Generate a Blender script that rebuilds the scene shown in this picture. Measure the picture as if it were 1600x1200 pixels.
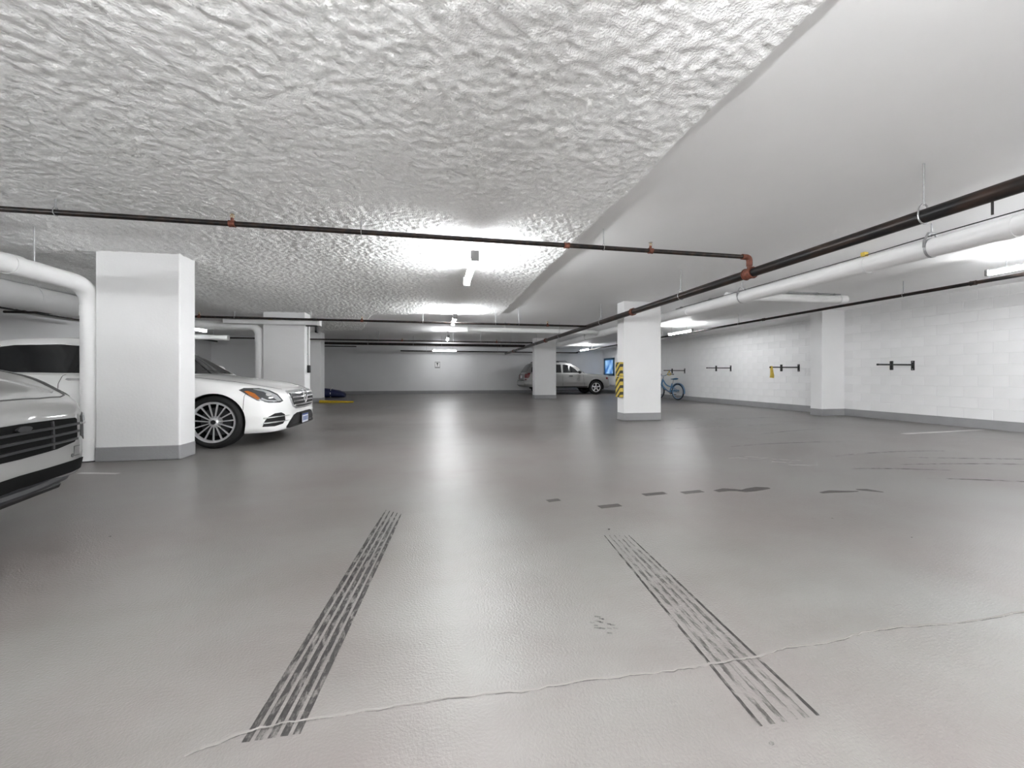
import bpy, bmesh, math, random
import numpy as np
from mathutils import Vector, Matrix
from mathutils.bvhtree import BVHTree
random.seed(7); rng = np.random.default_rng(7)
for o in list(bpy.data.objects): bpy.data.objects.remove(o)
SC = bpy.context.scene
COL = SC.collection
PI = math.pi

# ------------------------------------------------------------------ camera, world, exposure
EYE = 0.95
cam_d = bpy.data.cameras.new('camera'); cam = bpy.data.objects.new('camera', cam_d); COL.objects.link(cam)
cam.location = (0, 0, EYE); cam.rotation_euler = (PI/2, 0, -math.radians(10.79))
cam_d.sensor_width = 36.0; cam_d.lens = 619.0/1600*36; cam_d.shift_y = -12/1600; cam_d.clip_start = 0.05
SC.camera = cam
w = bpy.data.worlds.new('world'); SC.world = w; w.use_nodes = True
w.node_tree.nodes['Background'].inputs[0].default_value = (0.5, 0.52, 0.55, 1)
w.node_tree.nodes['Background'].inputs[1].default_value = 0.1
SC.view_settings.view_transform = 'Standard'; SC.view_settings.look = 'None'
SC.view_settings.gamma = 1.0; SC.view_settings.use_curve_mapping = False
SC.view_settings.exposure = 3.13
SC.cycles.max_bounces = 16; SC.cycles.diffuse_bounces = 12; SC.cycles.glossy_bounces = 6
LAMP = 26.0          # full brightness, kept for the unseen lamps; seen lamps get a fraction

# ------------------------------------------------------------------ materials
MAT = {}
def nodes_of(name):
    m = bpy.data.materials.new(name); m.use_nodes = True; MAT[name] = m
    nt = m.node_tree
    return m, nt, nt.nodes['Principled BSDF']
def mat(name, col, rough=0.5, metal=0.0, spec=0.5, coat=0.0, bump=0.0, bscale=30.0, var=0.0, vscale=3.0, emit=0.0, trans=0.0, bdist=0.02):
    m, nt, b = nodes_of(name)
    L = nt.links
    b.inputs['Base Color'].default_value = (*col, 1); b.inputs['Roughness'].default_value = rough
    b.inputs['Metallic'].default_value = metal; b.inputs['Specular IOR Level'].default_value = spec
    b.inputs['Coat Weight'].default_value = coat; b.inputs['Coat Roughness'].default_value = 0.04
    b.inputs['Transmission Weight'].default_value = trans
    if emit:
        b.inputs['Emission Color'].default_value = (*col, 1); b.inputs['Emission Strength'].default_value = emit
    tc = nt.nodes.new('ShaderNodeTexCoord')
    if var:
        n = nt.nodes.new('ShaderNodeTexNoise'); n.inputs['Scale'].default_value = vscale; n.inputs['Detail'].default_value = 5
        L.new(tc.outputs['Object'], n.inputs['Vector'])
        r = nt.nodes.new('ShaderNodeValToRGB')
        r.color_ramp.elements[0].position = 0.3; r.color_ramp.elements[1].position = 0.7
        r.color_ramp.elements[0].color = (*[c*(1-var) for c in col], 1); r.color_ramp.elements[1].color = (*[min(1, c*(1+var)) for c in col], 1)
        L.new(n.outputs['Fac'], r.inputs['Fac']); L.new(r.outputs['Color'], b.inputs['Base Color'])
    if bump:
        n2 = nt.nodes.new('ShaderNodeTexNoise'); n2.inputs['Scale'].default_value = bscale; n2.inputs['Detail'].default_value = 4
        L.new(tc.outputs['Object'], n2.inputs['Vector'])
        bp = nt.nodes.new('ShaderNodeBump'); bp.inputs['Strength'].default_value = bump; bp.inputs['Distance'].default_value = bdist
        L.new(n2.outputs['Fac'], bp.inputs['Height']); L.new(bp.outputs['Normal'], b.inputs['Normal'])
    return m
mat('wall_white', (0.82, 0.82, 0.82), 0.55, bump=0.12, bscale=60, var=0.03, vscale=1.3)
mat('far_white', (0.74, 0.74, 0.745), 0.6, bump=0.12, bscale=50, var=0.04, vscale=0.8)
mat('mortar_white', (0.77, 0.77, 0.77), 0.7)
mat('column_white', (0.82, 0.82, 0.82), 0.5, bump=0.08, bscale=40, var=0.02, vscale=2)
mat('ceiling_white', (0.93, 0.93, 0.93), 0.6, bump=0.05, bscale=25, var=0.02, vscale=1)
mat('insulation', (0.945, 0.943, 0.938), 0.95, spec=0.1, bump=0.7, bscale=85, var=0.06, vscale=50, bdist=0.014)
mat('base_grey', (0.30, 0.30, 0.305), 0.5, bump=0.1, bscale=40, var=0.06, vscale=4)
mat('pvc_white', (0.88, 0.88, 0.88), 0.35, var=0.03, vscale=3)
mat('duct_white', (0.76, 0.76, 0.76), 0.5, var=0.03, vscale=3)
mat('galvanized', (0.45, 0.45, 0.46), 0.4, metal=0.8, var=0.15, vscale=40)
mat('rust_fitting', (0.15, 0.045, 0.026), 0.55, metal=0.2, var=0.45, vscale=40)
mat('brass', (0.55, 0.40, 0.2), 0.35, metal=0.8)
mat('black_plastic', (0.006, 0.006, 0.0065), 0.45)
mat('rack_black', (0.007, 0.007, 0.0075), 0.4)
mat('rubber', (0.007, 0.007, 0.0075), 0.75, bump=0.2, bscale=120)
mat('liner_black', (0.006, 0.006, 0.006), 0.9, spec=0.1)
mat('white_paint', (0.93, 0.93, 0.92), 0.32, coat=1.0)
mat('crayon_paint', (0.225, 0.222, 0.219), 0.35, coat=1.0)
mat('silver_paint', (0.27, 0.267, 0.263), 0.38, metal=0.3, coat=0.6)
mat('dark_glass', (0.010, 0.011, 0.012), 0.06, spec=0.6)
mat('chrome', (0.80, 0.80, 0.81), 0.16, metal=0.8)
mat('alloy', (0.70, 0.70, 0.71), 0.3, metal=0.55)
mat('dark_metal', (0.028, 0.028, 0.03), 0.5, metal=0.3)
mat('lens_grey', (0.05, 0.053, 0.056), 0.12, spec=0.8, coat=1.0)
mat('lens_light', (0.36, 0.37, 0.38), 0.15, coat=1.0)
mat('amber', (0.42, 0.12, 0.012), 0.2, coat=0.8)
mat('red_lens', (0.16, 0.006, 0.012), 0.2, coat=0.8)
mat('plate_white', (0.75, 0.76, 0.80), 0.4)
mat('plate_blue', (0.05, 0.09, 0.3), 0.4)
mat('seam_dark', (0.05, 0.05, 0.05), 0.6)
mat('lamp_body', (0.30, 0.30, 0.30), 0.45, metal=0.2)
mat('lamp_tube', (0.965, 0.985, 1.0), 0.4, emit=LAMP)
mat('lamp_tube_mid', (0.965, 0.985, 1.0), 0.4, emit=LAMP*0.65)
mat('lamp_tube_slim', (0.965, 0.985, 1.0), 0.4, emit=LAMP*0.55)
mat('lamp_tube_dim', (0.965, 0.985, 1.0), 0.4, emit=LAMP*0.32)  # same tube set weaker so the far lamps glow less
mat('lamp_tube_bay', (0.965, 0.985, 1.0), 0.4, emit=LAMP*0.2)
mat('bike_blue', (0.10, 0.26, 0.46), 0.3, coat=0.7)
mat('bike_pale', (0.22, 0.38, 0.58), 0.35, coat=0.5)
mat('yellow', (0.62, 0.45, 0.07), 0.6, var=0.15, vscale=10)
mat('floor_yellow', (0.55, 0.38, 0.015), 0.5, var=0.1, vscale=8)
mat('tarp_navy', (0.008, 0.014, 0.075), 0.55, bump=0.4, bscale=9)
mat('frame_blue', (0.03, 0.12, 0.22), 0.4)
mat('sign_grey', (0.28, 0.28, 0.28), 0.5)
mat('sign_dark', (0.03, 0.03, 0.03), 0.5)
mat('print_blue', (0.15, 0.25, 0.55), 0.5)
mat('line_white', (0.5, 0.49, 0.48), 0.4, var=0.08, vscale=12)

def mat_pipe():                       # black steel pipe with brown rust bloom
    m, nt, b = nodes_of('black_steel'); L = nt.links
    tc = nt.nodes.new('ShaderNodeTexCoord'); mp = nt.nodes.new('ShaderNodeMapping'); mp.inputs['Scale'].default_value = (9, 2.2, 9)
    n = nt.nodes.new('ShaderNodeTexNoise'); n.inputs['Scale'].default_value = 1.6; n.inputs['Detail'].default_value = 6
    L.new(tc.outputs['Object'], mp.inputs['Vector']); L.new(mp.outputs['Vector'], n.inputs['Vector'])
    r = nt.nodes.new('ShaderNodeValToRGB'); e = r.color_ramp.elements
    e[0].position = 0.42; e[0].color = (0.010, 0.0095, 0.010, 1); e[1].position = 0.74; e[1].color = (0.050, 0.028, 0.019, 1)
    L.new(n.outputs['Fac'], r.inputs['Fac']); L.new(r.outputs['Color'], b.inputs['Base Color'])
    b.inputs['Roughness'].default_value = 0.38; b.inputs['Metallic'].default_value = 0.3
mat_pipe()
def mat_floor():
    m, nt, b = nodes_of('floor_epoxy'); L = nt.links; N = nt.nodes.new
    tc = N('ShaderNodeTexCoord')
    n1 = N('ShaderNodeTexNoise'); n1.inputs['Scale'].default_value = 0.55; n1.inputs['Detail'].default_value = 6; n1.inputs['Roughness'].default_value = 0.6
    L.new(tc.outputs['Object'], n1.inputs['Vector'])
    r1 = N('ShaderNodeValToRGB'); e = r1.color_ramp.elements
    e[0].position = 0.38; e[0].color = (0.168, 0.150, 0.143, 1); e[1].position = 0.60; e[1].color = (0.200, 0.195, 0.186, 1)
    L.new(n1.outputs['Fac'], r1.inputs['Fac'])
    mp = N('ShaderNodeMapping'); mp.inputs['Scale'].default_value = (0.7, 2.6, 1); L.new(tc.outputs['Object'], mp.inputs['Vector'])
    n2 = N('ShaderNodeTexNoise'); n2.inputs['Scale'].default_value = 1.5; n2.inputs['Detail'].default_value = 7; L.new(mp.outputs['Vector'], n2.inputs['Vector'])
    r2 = N('ShaderNodeValToRGB'); e = r2.color_ramp.elements
    e[0].position = 0.25; e[0].color = (0.88, 0.87, 0.86, 1); e[1].position = 0.55; e[1].color = (1, 1, 1, 1)
    L.new(n2.outputs['Fac'], r2.inputs['Fac'])
    mx = N('ShaderNodeMixRGB'); mx.blend_type = 'MULTIPLY'; mx.inputs['Fac'].default_value = 1
    L.new(r1.outputs['Color'], mx.inputs['Color1']); L.new(r2.outputs['Color'], mx.inputs['Color2']); L.new(mx.outputs['Color'], b.inputs['Base Color'])
    rr = N('ShaderNodeMapRange'); rr.inputs['To Min'].default_value = 0.27; rr.inputs['To Max'].default_value = 0.36
    L.new(n2.outputs['Fac'], rr.inputs['Value']); L.new(rr.outputs['Result'], b.inputs['Roughness'])
    n3 = N('ShaderNodeTexNoise'); n3.inputs['Scale'].default_value = 120; n3.inputs['Detail'].default_value = 3; L.new(tc.outputs['Object'], n3.inputs['Vector'])
    n4 = N('ShaderNodeTexNoise'); n4.inputs['Scale'].default_value = 4; n4.inputs['Detail'].default_value = 2; L.new(tc.outputs['Object'], n4.inputs['Vector'])
    ad = N('ShaderNodeMath'); ad.operation = 'MULTIPLY_ADD'; ad.inputs[1].default_value = 1.5; L.new(n4.outputs['Fac'], ad.inputs[0]); L.new(n3.outputs['Fac'], ad.inputs[2])
    bp = N('ShaderNodeBump'); bp.inputs['Strength'].default_value = 0.5; bp.inputs['Distance'].default_value = 0.004
    L.new(n3.outputs['Fac'], bp.inputs['Height']); L.new(bp.outputs['Normal'], b.inputs['Normal'])
    b.inputs['Specular IOR Level'].default_value = 0.5
mat_floor()
def mat_worn(name, col, rough, cover, scale, stretch=(1, 1, 1), top=0.8):   # a mark on the floor worn through in flecks
    m, nt, b = nodes_of(name); L = nt.links; N = nt.nodes.new
    b.inputs['Base Color'].default_value = (*col, 1); b.inputs['Roughness'].default_value = rough
    tc = N('ShaderNodeTexCoord'); mp = N('ShaderNodeMapping'); mp.inputs['Scale'].default_value = stretch; L.new(tc.outputs['Object'], mp.inputs['Vector'])
    n = N('ShaderNodeTexNoise'); n.inputs['Scale'].default_value = scale; n.inputs['Detail'].default_value = 8; n.inputs['Roughness'].default_value = 0.7
    L.new(mp.outputs['Vector'], n.inputs['Vector'])
    r = N('ShaderNodeValToRGB'); e = r.color_ramp.elements; e[0].position = cover-0.07; e[1].position = cover+0.07
    e[0].color = (0, 0, 0, 1); e[1].color = (top, top, top, 1); L.new(n.outputs['Fac'], r.inputs['Fac'])
    L.new(r.outputs['Color'], b.inputs['Alpha'])
mat_worn('tire_print', (0.035, 0.034, 0.033), 0.5, 0.45, 16, (3, 1, 1), 0.72)
mat_worn('tire_print_faint', (0.04, 0.039, 0.037), 0.5, 0.51, 14, (4, 1, 1), 0.5)
mat_worn('floor_patch', (0.075, 0.063, 0.06), 0.5, 0.33, 14, top=0.62)
mat_worn('faded_white', (0.42, 0.41, 0.40), 0.45, 0.42, 10)
mat_worn('scuff', (0.04, 0.037, 0.036), 0.5, 0.50, 12, top=0.5)
mat_worn('crack_fill', (0.27, 0.252, 0.242), 0.5, 0.30, 10)
def mat_hazard():
    m, nt, b = nodes_of('hazard_stripe'); L = nt.links; N = nt.nodes.new
    tc = N('ShaderNodeTexCoord'); mp = N('ShaderNodeMapping'); mp.inputs['Rotation'].default_value = (math.radians(40), 0, 0)
    L.new(tc.outputs['Object'], mp.inputs['Vector'])
    wv = N('ShaderNodeTexWave'); wv.bands_direction = 'Z'; wv.inputs['Scale'].default_value = 2.9; L.new(mp.outputs['Vector'], wv.inputs['Vector'])
    r = N('ShaderNodeValToRGB'); r.color_ramp.interpolation = 'CONSTANT'; e = r.color_ramp.elements
    e[0].color = (0.03, 0.027, 0.015, 1); e[1].position = 0.42; e[1].color = (0.62, 0.46, 0.07, 1)
    L.new(wv.outputs['Fac'], r.inputs['Fac']); L.new(r.outputs['Color'], b.inputs['Base Color']); b.inputs['Roughness'].default_value = 0.5
mat_hazard()
def mat_window():
    m, nt, b = nodes_of('blue_window'); L = nt.links; N = nt.nodes.new
    tc = N('ShaderNodeTexCoord'); n = N('ShaderNodeTexNoise'); n.inputs['Scale'].default_value = 2.6; n.inputs['Detail'].default_value = 1
    L.new(tc.outputs['Object'], n.inputs['Vector'])
    r = N('ShaderNodeValToRGB'); e = r.color_ramp.elements
    e[0].position = 0.36; e[0].color = (0.03, 0.16, 0.50, 1); e[1].position = 0.62; e[1].color = (0.35, 0.62, 0.95, 1)
    L.new(n.outputs['Fac'], r.inputs['Fac']); L.new(r.outputs['Color'], b.inputs['Emission Color']); b.inputs['Emission Strength'].default_value = 0.10
    b.inputs['Base Color'].default_value = (0.05, 0.1, 0.2, 1); b.inputs['Roughness'].default_value = 0.1
mat_window()

# ------------------------------------------------------------------ mesh helpers
def new_bm(): return bmesh.new()
def mesh_obj(name, me, parent=None, matname=None):
    if matname: me.materials.clear(); me.materials.append(MAT[matname])
    o = bpy.data.objects.new(name, me); COL.objects.link(o)
    if parent: o.parent = parent
    return o
def root_of(o):
    while o.parent: o = o.parent
    return o
def obj(name, bm, matname, parent=None, smooth=False, local=False, label=None):
    """bm in world coordinates (or in the thing's own ones with local=True); parts keep the thing's origin"""
    if parent is not None and not local:
        d = root_of(parent).location; bmesh.ops.translate(bm, vec=-d, verts=bm.verts)
    bmesh.ops.recalc_face_normals(bm, faces=bm.faces)
    me = bpy.data.meshes.new(name); bm.to_mesh(me); bm.free()
    if smooth:
        me.polygons.foreach_set('use_smooth', [True]*len(me.polygons))
        if smooth != 'all': me.set_sharp_from_angle(angle=math.radians(40))
    o = mesh_obj(name, me, parent, matname)
    if label: o['label'] = label
    return o
def single(name, bm, matname, label, cat, group=None, smooth=False, origin=(0, 0, 0)):
    bmesh.ops.translate(bm, vec=-Vector(origin), verts=bm.verts)
    o = obj(name, bm, matname, None, smooth); o.location = origin
    o['label'] = label; o['category'] = cat
    if group: o['group'] = group
    return o
def thing(name, label, cat, loc=(0, 0, 0), rotz=0, group=None):
    o = bpy.data.objects.new(name, None); COL.objects.link(o); o.empty_display_size = 0.1
    o.location = loc; o.rotation_euler = (0, 0, rotz); o['label'] = label; o['category'] = cat
    if group: o['group'] = group
    return o
def struct(name, bm, matname, smooth=False, origin=(0, 0, 0), label=None):
    bmesh.ops.translate(bm, vec=-Vector(origin), verts=bm.verts)
    o = obj(name, bm, matname, None, smooth); o.location = origin; o['kind'] = 'structure'
    if label: o['label'] = label
    return o
def copy_tree(o, parent=None):
    c = o.copy(); COL.objects.link(c); c.parent = parent
    for ch in o.children: copy_tree(ch, c)
    return c
def box(bm, x0, x1, y0, y1, z0, z1, bevel=0.0, seg=2):
    m = Matrix.Translation(((x0+x1)/2, (y0+y1)/2, (z0+z1)/2)) @ Matrix.Diagonal((abs(x1-x0), abs(y1-y0), abs(z1-z0), 1))
    r = bmesh.ops.create_cube(bm, size=1, matrix=m)
    if bevel:
        es = list({e for v in r['verts'] for e in v.link_edges})
        bmesh.ops.bevel(bm, geom=es, offset=bevel, segments=seg, affect='EDGES', profile=0.5)
    return bm
def B(*a, **k): return box(new_bm(), *a, **k)
def tube(bm, pts, r, seg=16, cap=True, radii=None):
    pts = [Vector(p) for p in pts]; n = len(pts); rings = []
    t0 = (pts[1]-pts[0]).normalized()
    up = Vector((0, 0, 1)) if abs(t0.z) < 0.9 else Vector((1, 0, 0))
    nrm = (up - t0*up.dot(t0)).normalized()
    for i, p in enumerate(pts):
        if i == 0: t = t0
        elif i == n-1: t = (pts[-1]-pts[-2]).normalized()
        else: t = ((pts[i]-pts[i-1]).normalized()+(pts[i+1]-pts[i]).normalized()).normalized()
        nrm = (nrm - t*nrm.dot(t)).normalized(); bi = t.cross(nrm)
        k = 1.0
        if 0 < i < n-1:
            c = t.dot((pts[i]-pts[i-1]).normalized()); k = 1/max(c, 0.5) if n < 5 else 1.0
        rr = radii[i] if radii else r
        rings.append([bm.verts.new(p+(nrm*math.cos(2*PI*j/seg)+bi*math.sin(2*PI*j/seg))*rr*k) for j in range(seg)])
    for a, b in zip(rings, rings[1:]):
        for j in range(seg): bm.faces.new((a[j], a[(j+1) % seg], b[(j+1) % seg], b[j]))
    if cap: bm.faces.new(rings[0][::-1]); bm.faces.new(rings[-1])
    return bm
def T(pts, r, seg=16, **k): return tube(new_bm(), pts, r, seg, **k)
def bend(pts, rad, n=8):
    """polyline with its corners rounded"""
    pts = [Vector(p) for p in pts]; out = [pts[0]]
    for i in range(1, len(pts)-1):
        a, b, c = pts[i-1], pts[i], pts[i+1]; d1 = (a-b).normalized(); d2 = (c-b).normalized()
        p0 = b+d1*rad; p2 = b+d2*rad
        for k in range(n+1):
            t = k/n; out.append(p0*(1-t)**2+b*2*t*(1-t)+p2*t*t)
    return out+[pts[-1]]
def lathe(bm, prof, axis='y', origin=(0, 0, 0), seg=32):
    """prof: (radius, along) closed loop or open with radius 0 ends, revolved about an axis"""
    o = Vector(origin); rings = []
    for r, a in prof:
        ring = []
        for j in range(seg):
            c, s = r*math.cos(2*PI*j/seg), r*math.sin(2*PI*j/seg)
            v = {'x': (a, c, s), 'y': (c, a, s), 'z': (c, s, a)}[axis]
            ring.append(bm.verts.new(o+Vector(v)))
        rings.append(ring)
    for a, b in zip(rings, rings[1:]):
        for j in range(seg): bm.faces.new((a[j], a[(j+1) % seg], b[(j+1) % seg], b[j]))
    bmesh.ops.remove_doubles(bm, verts=bm.verts, dist=1e-6)
    return bm
def strip(bm, pts, width, z0=0.0, th=0.0012):
    """a flat ribbon along a floor polyline; width may be a list"""
    n = len(pts); ps = [Vector((p[0], p[1], 0)) for p in pts]; L = []; R = []
    for i, p in enumerate(ps):
        t = (ps[min(i+1, n-1)]-ps[max(i-1, 0)]).normalized(); s = Vector((-t.y, t.x, 0))
        wd = (width[i] if isinstance(width, (list, tuple)) else width)/2
        L.append(p+s*wd); R.append(p-s*wd)
    up = lambda p, z: bm.verts.new((p.x, p.y, z))
    lt = [up(p, z0+th) for p in L]; rt = [up(p, z0+th) for p in R]; lb = [up(p, z0) for p in L]; rb = [up(p, z0) for p in R]
    for i in range(n-1):
        bm.faces.new((lt[i], rt[i], rt[i+1], lt[i+1])); bm.faces.new((lb[i], lt[i], lt[i+1], lb[i+1])); bm.faces.new((rt[i], rb[i], rb[i+1], rt[i+1]))
    bm.faces.new((lb[0], rb[0], rt[0], lt[0])); bm.faces.new((lt[-1], rt[-1], rb[-1], lb[-1]))
    return bm
def smooth_interp(xs, ys, xq):
    """monotone cubic (pchip) through the points"""
    xs = np.array(xs, float); ys = np.array(ys, float)
    h = np.diff(xs); d = np.diff(ys)/h; m = np.zeros(len(xs)); m[0] = d[0]; m[-1] = d[-1]
    for i in range(1, len(xs)-1):
        if d[i-1]*d[i] > 0:
            w1 = 2*h[i]+h[i-1]; w2 = h[i]+2*h[i-1]; m[i] = (w1+w2)/(w1/d[i-1]+w2/d[i])
    k = np.clip(np.searchsorted(xs, xq)-1, 0, len(xs)-2); t = (xq-xs[k])/h[k]
    return ((2*t**3-3*t**2+1)*ys[k]+(t**3-2*t**2+t)*h[k]*m[k]+(-2*t**3+3*t**2)*ys[k+1]+(t**3-t**2)*h[k]*m[k+1])

# ------------------------------------------------------------------ the shell of the garage
CEIL = 2.56; XL, XR = -8.6, 9.75; YB, YF = -7.0, 22.2
floor = struct('floor', B(XL-0.2, XR+0.2, YB-0.2, YF+0.2, -0.25, 0.0), 'floor_epoxy')
ceiling = struct('ceiling', B(XL-0.2, XR+0.2, YB-0.2, YF+0.2, CEIL, CEIL+0.25), 'ceiling_white')
wall_left = struct('wall_left', B(XL-0.2, XL, YB, 17.3, 0, CEIL), 'far_white')
wall_back_left = struct('wall_back_left', B(XL-0.2, -6.2, 17.3, 17.5, 0, CEIL), 'far_white')
struct('wall_recess', B(-6.4, -6.2, 17.5, YF, 0, CEIL), 'far_white')
wall_far = struct('wall_far', B(-6.4, XR+0.2, YF, YF+0.2, 0, CEIL), 'far_white')
struct('wall_rear', B(XL-0.2, XR+0.2, YB-0.2, YB, 0, CEIL), 'wall_white')
wall_right = struct('wall_right', B(XR+0.004, XR+0.2, YB, YF, 0, CEIL), 'mortar_white')
BH = 0.165
struct('baseboard_right', B(XR-0.012, XR, YB, YF, 0, BH, bevel=0.004), 'base_grey')
struct('baseboard_far', B(-6.2, XR, YF-0.012, YF, 0, BH, bevel=0.004), 'base_grey')
struct('baseboard_left', B(XL, XL+0.012, YB, 17.3, 0, BH, bevel=0.004), 'base_grey')
struct('baseboard_back_left', B(XL, -6.2, 17.288, 17.3, 0, BH, bevel=0.004), 'base_grey')
# form joints of the cast far wall
for x in (-1.0, 2.2, 5.4):
    obj('form_joint', B(x-0.006, x+0.006, YF-0.006, YF, BH, CEIL), 'mortar_white', wall_far)

# painted concrete blocks of the right wall, running bond
bw, bh = 0.405, 0.2
bm = B(-0.0, 0.05, -bw/2+0.004, bw/2-0.004, -bh/2+0.004, bh/2-0.004, bevel=0.004, seg=1)
block_me = bpy.data.meshes.new('block'); bm.to_mesh(block_me); bm.free(); block_me.materials.append(MAT['wall_white'])
spots = []
for row in range(12):
    z = 0.16+bh*(row+0.5); y = 2.7+(bw/2 if row % 2 else 0)
    while y < YF-bw/2:
        if not (7.95-0.15 < y < 8.25+0.15): spots.append((y, z))
        y += bw
spots.sort(key=lambda s: s[0])
for y, z in spots[:300]:
    b = bpy.data.objects.new('block', block_me); COL.objects.link(b); b.parent = wall_right; b.location = (XR+random.uniform(-0.0008, 0.0), y, z)
bm = new_bm()
for y, z in spots[300:]: box(bm, XR, XR+0.05, y-bw/2+0.004, y+bw/2-0.004, z-bh/2+0.004, z+bh/2-0.004)
rest = obj('distant_blocks', bm, 'wall_white', wall_right); rest['kind'] = 'stuff'
struct('trim_1', B(XR-0.03, XR+0.01, 8.25, 14.0, 2.44, CEIL), 'wall_white')

# sprayed insulation: a lumpy height field under the slab
def value_noise(X, Y, cell, seed):
    r = np.random.default_rng(seed); x = X/cell; y = Y/cell
    x = x-math.floor(x.min())+1; y = y-math.floor(y.min())+1
    g = r.random((int(x.max())+3, int(y.max())+3)); i = x.astype(int); j = y.astype(int)
    fx = x-i; fy = y-j; fx = fx*fx*(3-2*fx); fy = fy*fy*(3-2*fy)
    return (g[i, j]*(1-fx)+g[i+1, j]*fx)*(1-fy)+(g[i, j+1]*(1-fx)+g[i+1, j+1]*fx)*fy - 0.5
def insulation_mesh():
    xs = np.concatenate([np.arange(XL, -5, 0.06), np.arange(-5, 1.72, 0.014)])
    ys = np.concatenate([np.arange(YB, 0.7, 0.12), np.arange(0.7, 7.0, 0.014), np.arange(7.0, 14.2, 0.03)])
    X, Y = np.meshgrid(xs, ys, indexing='ij')
    sm = lambda a, b, v: np.clip((v-a)/(b-a), 0, 1)**2*(3-2*np.clip((v-a)/(b-a), 0, 1))
    edge = 1.63+0.05*value_noise(Y*1.0, X*0, 0.35, 3)
    far = 10.1+3.0*(1-sm(-2.4, -1.4, X))+0.25*value_noise(X, Y, 0.4, 4)
    m = (1-sm(-0.07, 0.0, X-edge))*(1-sm(-0.15, 0.0, Y-far))
    th = 0.065+0.03*(1-sm(-1.5, 1.0, X))
    # heavier coat sloping down round the first column, and over the beam behind it
    th += 0.115*sm(4.3, 5.15, Y)*(1-sm(-3.2, -1.2, X))*(1-0.5*sm(6.0, 9.0, Y))
    th += 0.05*(1-sm(-4.2, -3.4, X))*sm(3.0, 4.6, Y)
    th += 0.05*sm(7.0, 9.3, Y)*(1-sm(-3.0, 0.0, X))
    n = 0.012*value_noise(X, Y, 0.42, 5)+0.005*value_noise(X, Y, 0.14, 6)+0.008*value_noise(X+0.37*Y, Y-0.37*X, 0.050, 7)+0.016*value_noise(X-0.6*Y, Y+0.6*X, 0.031, 8)
    Z = CEIL+0.02-(th+n+0.02)*m
    nx, ny = X.shape
    co = np.stack([X, Y, Z], -1).reshape(-1, 3)
    idx = np.arange(nx*ny).reshape(nx, ny)
    keep = (m[:-1, :-1]+m[1:, :-1]+m[:-1, 1:]+m[1:, 1:]) > 0
    f = np.stack([idx[:-1, :-1], idx[:-1, 1:], idx[1:, 1:], idx[1:, :-1]], -1)[keep]
    used = np.unique(f); remap = -np.ones(nx*ny, int); remap[used] = np.arange(len(used))
    me = bpy.data.meshes.new('insulation'); me.from_pydata(co[used].tolist(), [], remap[f].tolist())
    me.polygons.foreach_set('use_smooth', [True]*len(me.polygons)); return me
ins = mesh_obj('insulation', insulation_mesh(), ceiling, 'insulation')
ins['label'] = 'rough white sprayed insulation on the ceiling'; ins['kind'] = 'stuff'

# ------------------------------------------------------------------ columns
def column(label, x0, x1, y0, y1, top=CEIL, chip=False):
    t = thing('column', label, 'column', ((x0+x1)/2, (y0+y1)/2, 0), group=None)
    obj('shaft', B(x0, x1, y0, y1, 0, top, bevel=0.012), 'column_white', t)
    obj('base_band', B(x0-0.004, x1+0.004, y0-0.004, y1+0.004, 0, BH, bevel=0.012), 'base_grey', t, label='grey painted band at the foot')
    return t
column('broad white column beside the white sedan, nearest of all', -3.71, -2.89, 5.17, 5.47)
column('white column behind the nose of the white sedan', -3.70, -2.86, 9.46, 9.84)
column('white column at the far left beside the yellow floor line', -4.98, -4.12, 15.4, 15.9)
ccol = column('white column with a striped corner guard on its side', 3.93, 4.80, 7.86, 8.18)
column('white column in front of the silver suv', 4.05, 5.0, 16.2, 16.55)
t = thing('pilaster', 'white pilaster projecting from the block wall on the right', 'pilaster', (9.42, 8.1, 0))
obj('shaft', B(9.09, XR-0.002, 7.95, 8.25, 0, CEIL-0.002, bevel=0.006), 'column_white', t)
obj('base_band', B(9.086, XR, 7.946, 8.254, 0, BH, bevel=0.008), 'base_grey', t)
# striped guard, in two lengths, on the side of the centre column
for z0, z1, lb in ((0.955, 1.255, 'upper yellow and black striped guard on the column side'), (0.50, 0.945, 'lower yellow and black striped guard on the column side')):
    g = thing('corner_guard', lb, 'guard', (3.90, 7.98, z0), group='striped guards on the centre column')
    obj('striped_pad', B(3.848, 3.928, 7.875, 8.10, z0, z1, bevel=0.014), 'hazard_stripe', g)
    for z in (z0+0.05, z1-0.05): obj('screw', T([(3.842, 7.985, z), (3.852, 7.985, z)], 0.008, 8), 'galvanized', g)
nt_ = thing('number_plate', 'tiny white notice with blue print on the column above the guards', 'notice', (3.926, 7.9, 1.08))
obj('plate', B(3.920, 3.9285, 7.862, 7.872+0.06, 1.03, 1.17), 'column_white', nt_)
for k in range(3): obj('print_line', B(3.9185, 3.9205, 7.87, 7.925, 1.05+k*0.038, 1.068+k*0.038), 'print_blue', nt_)

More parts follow.
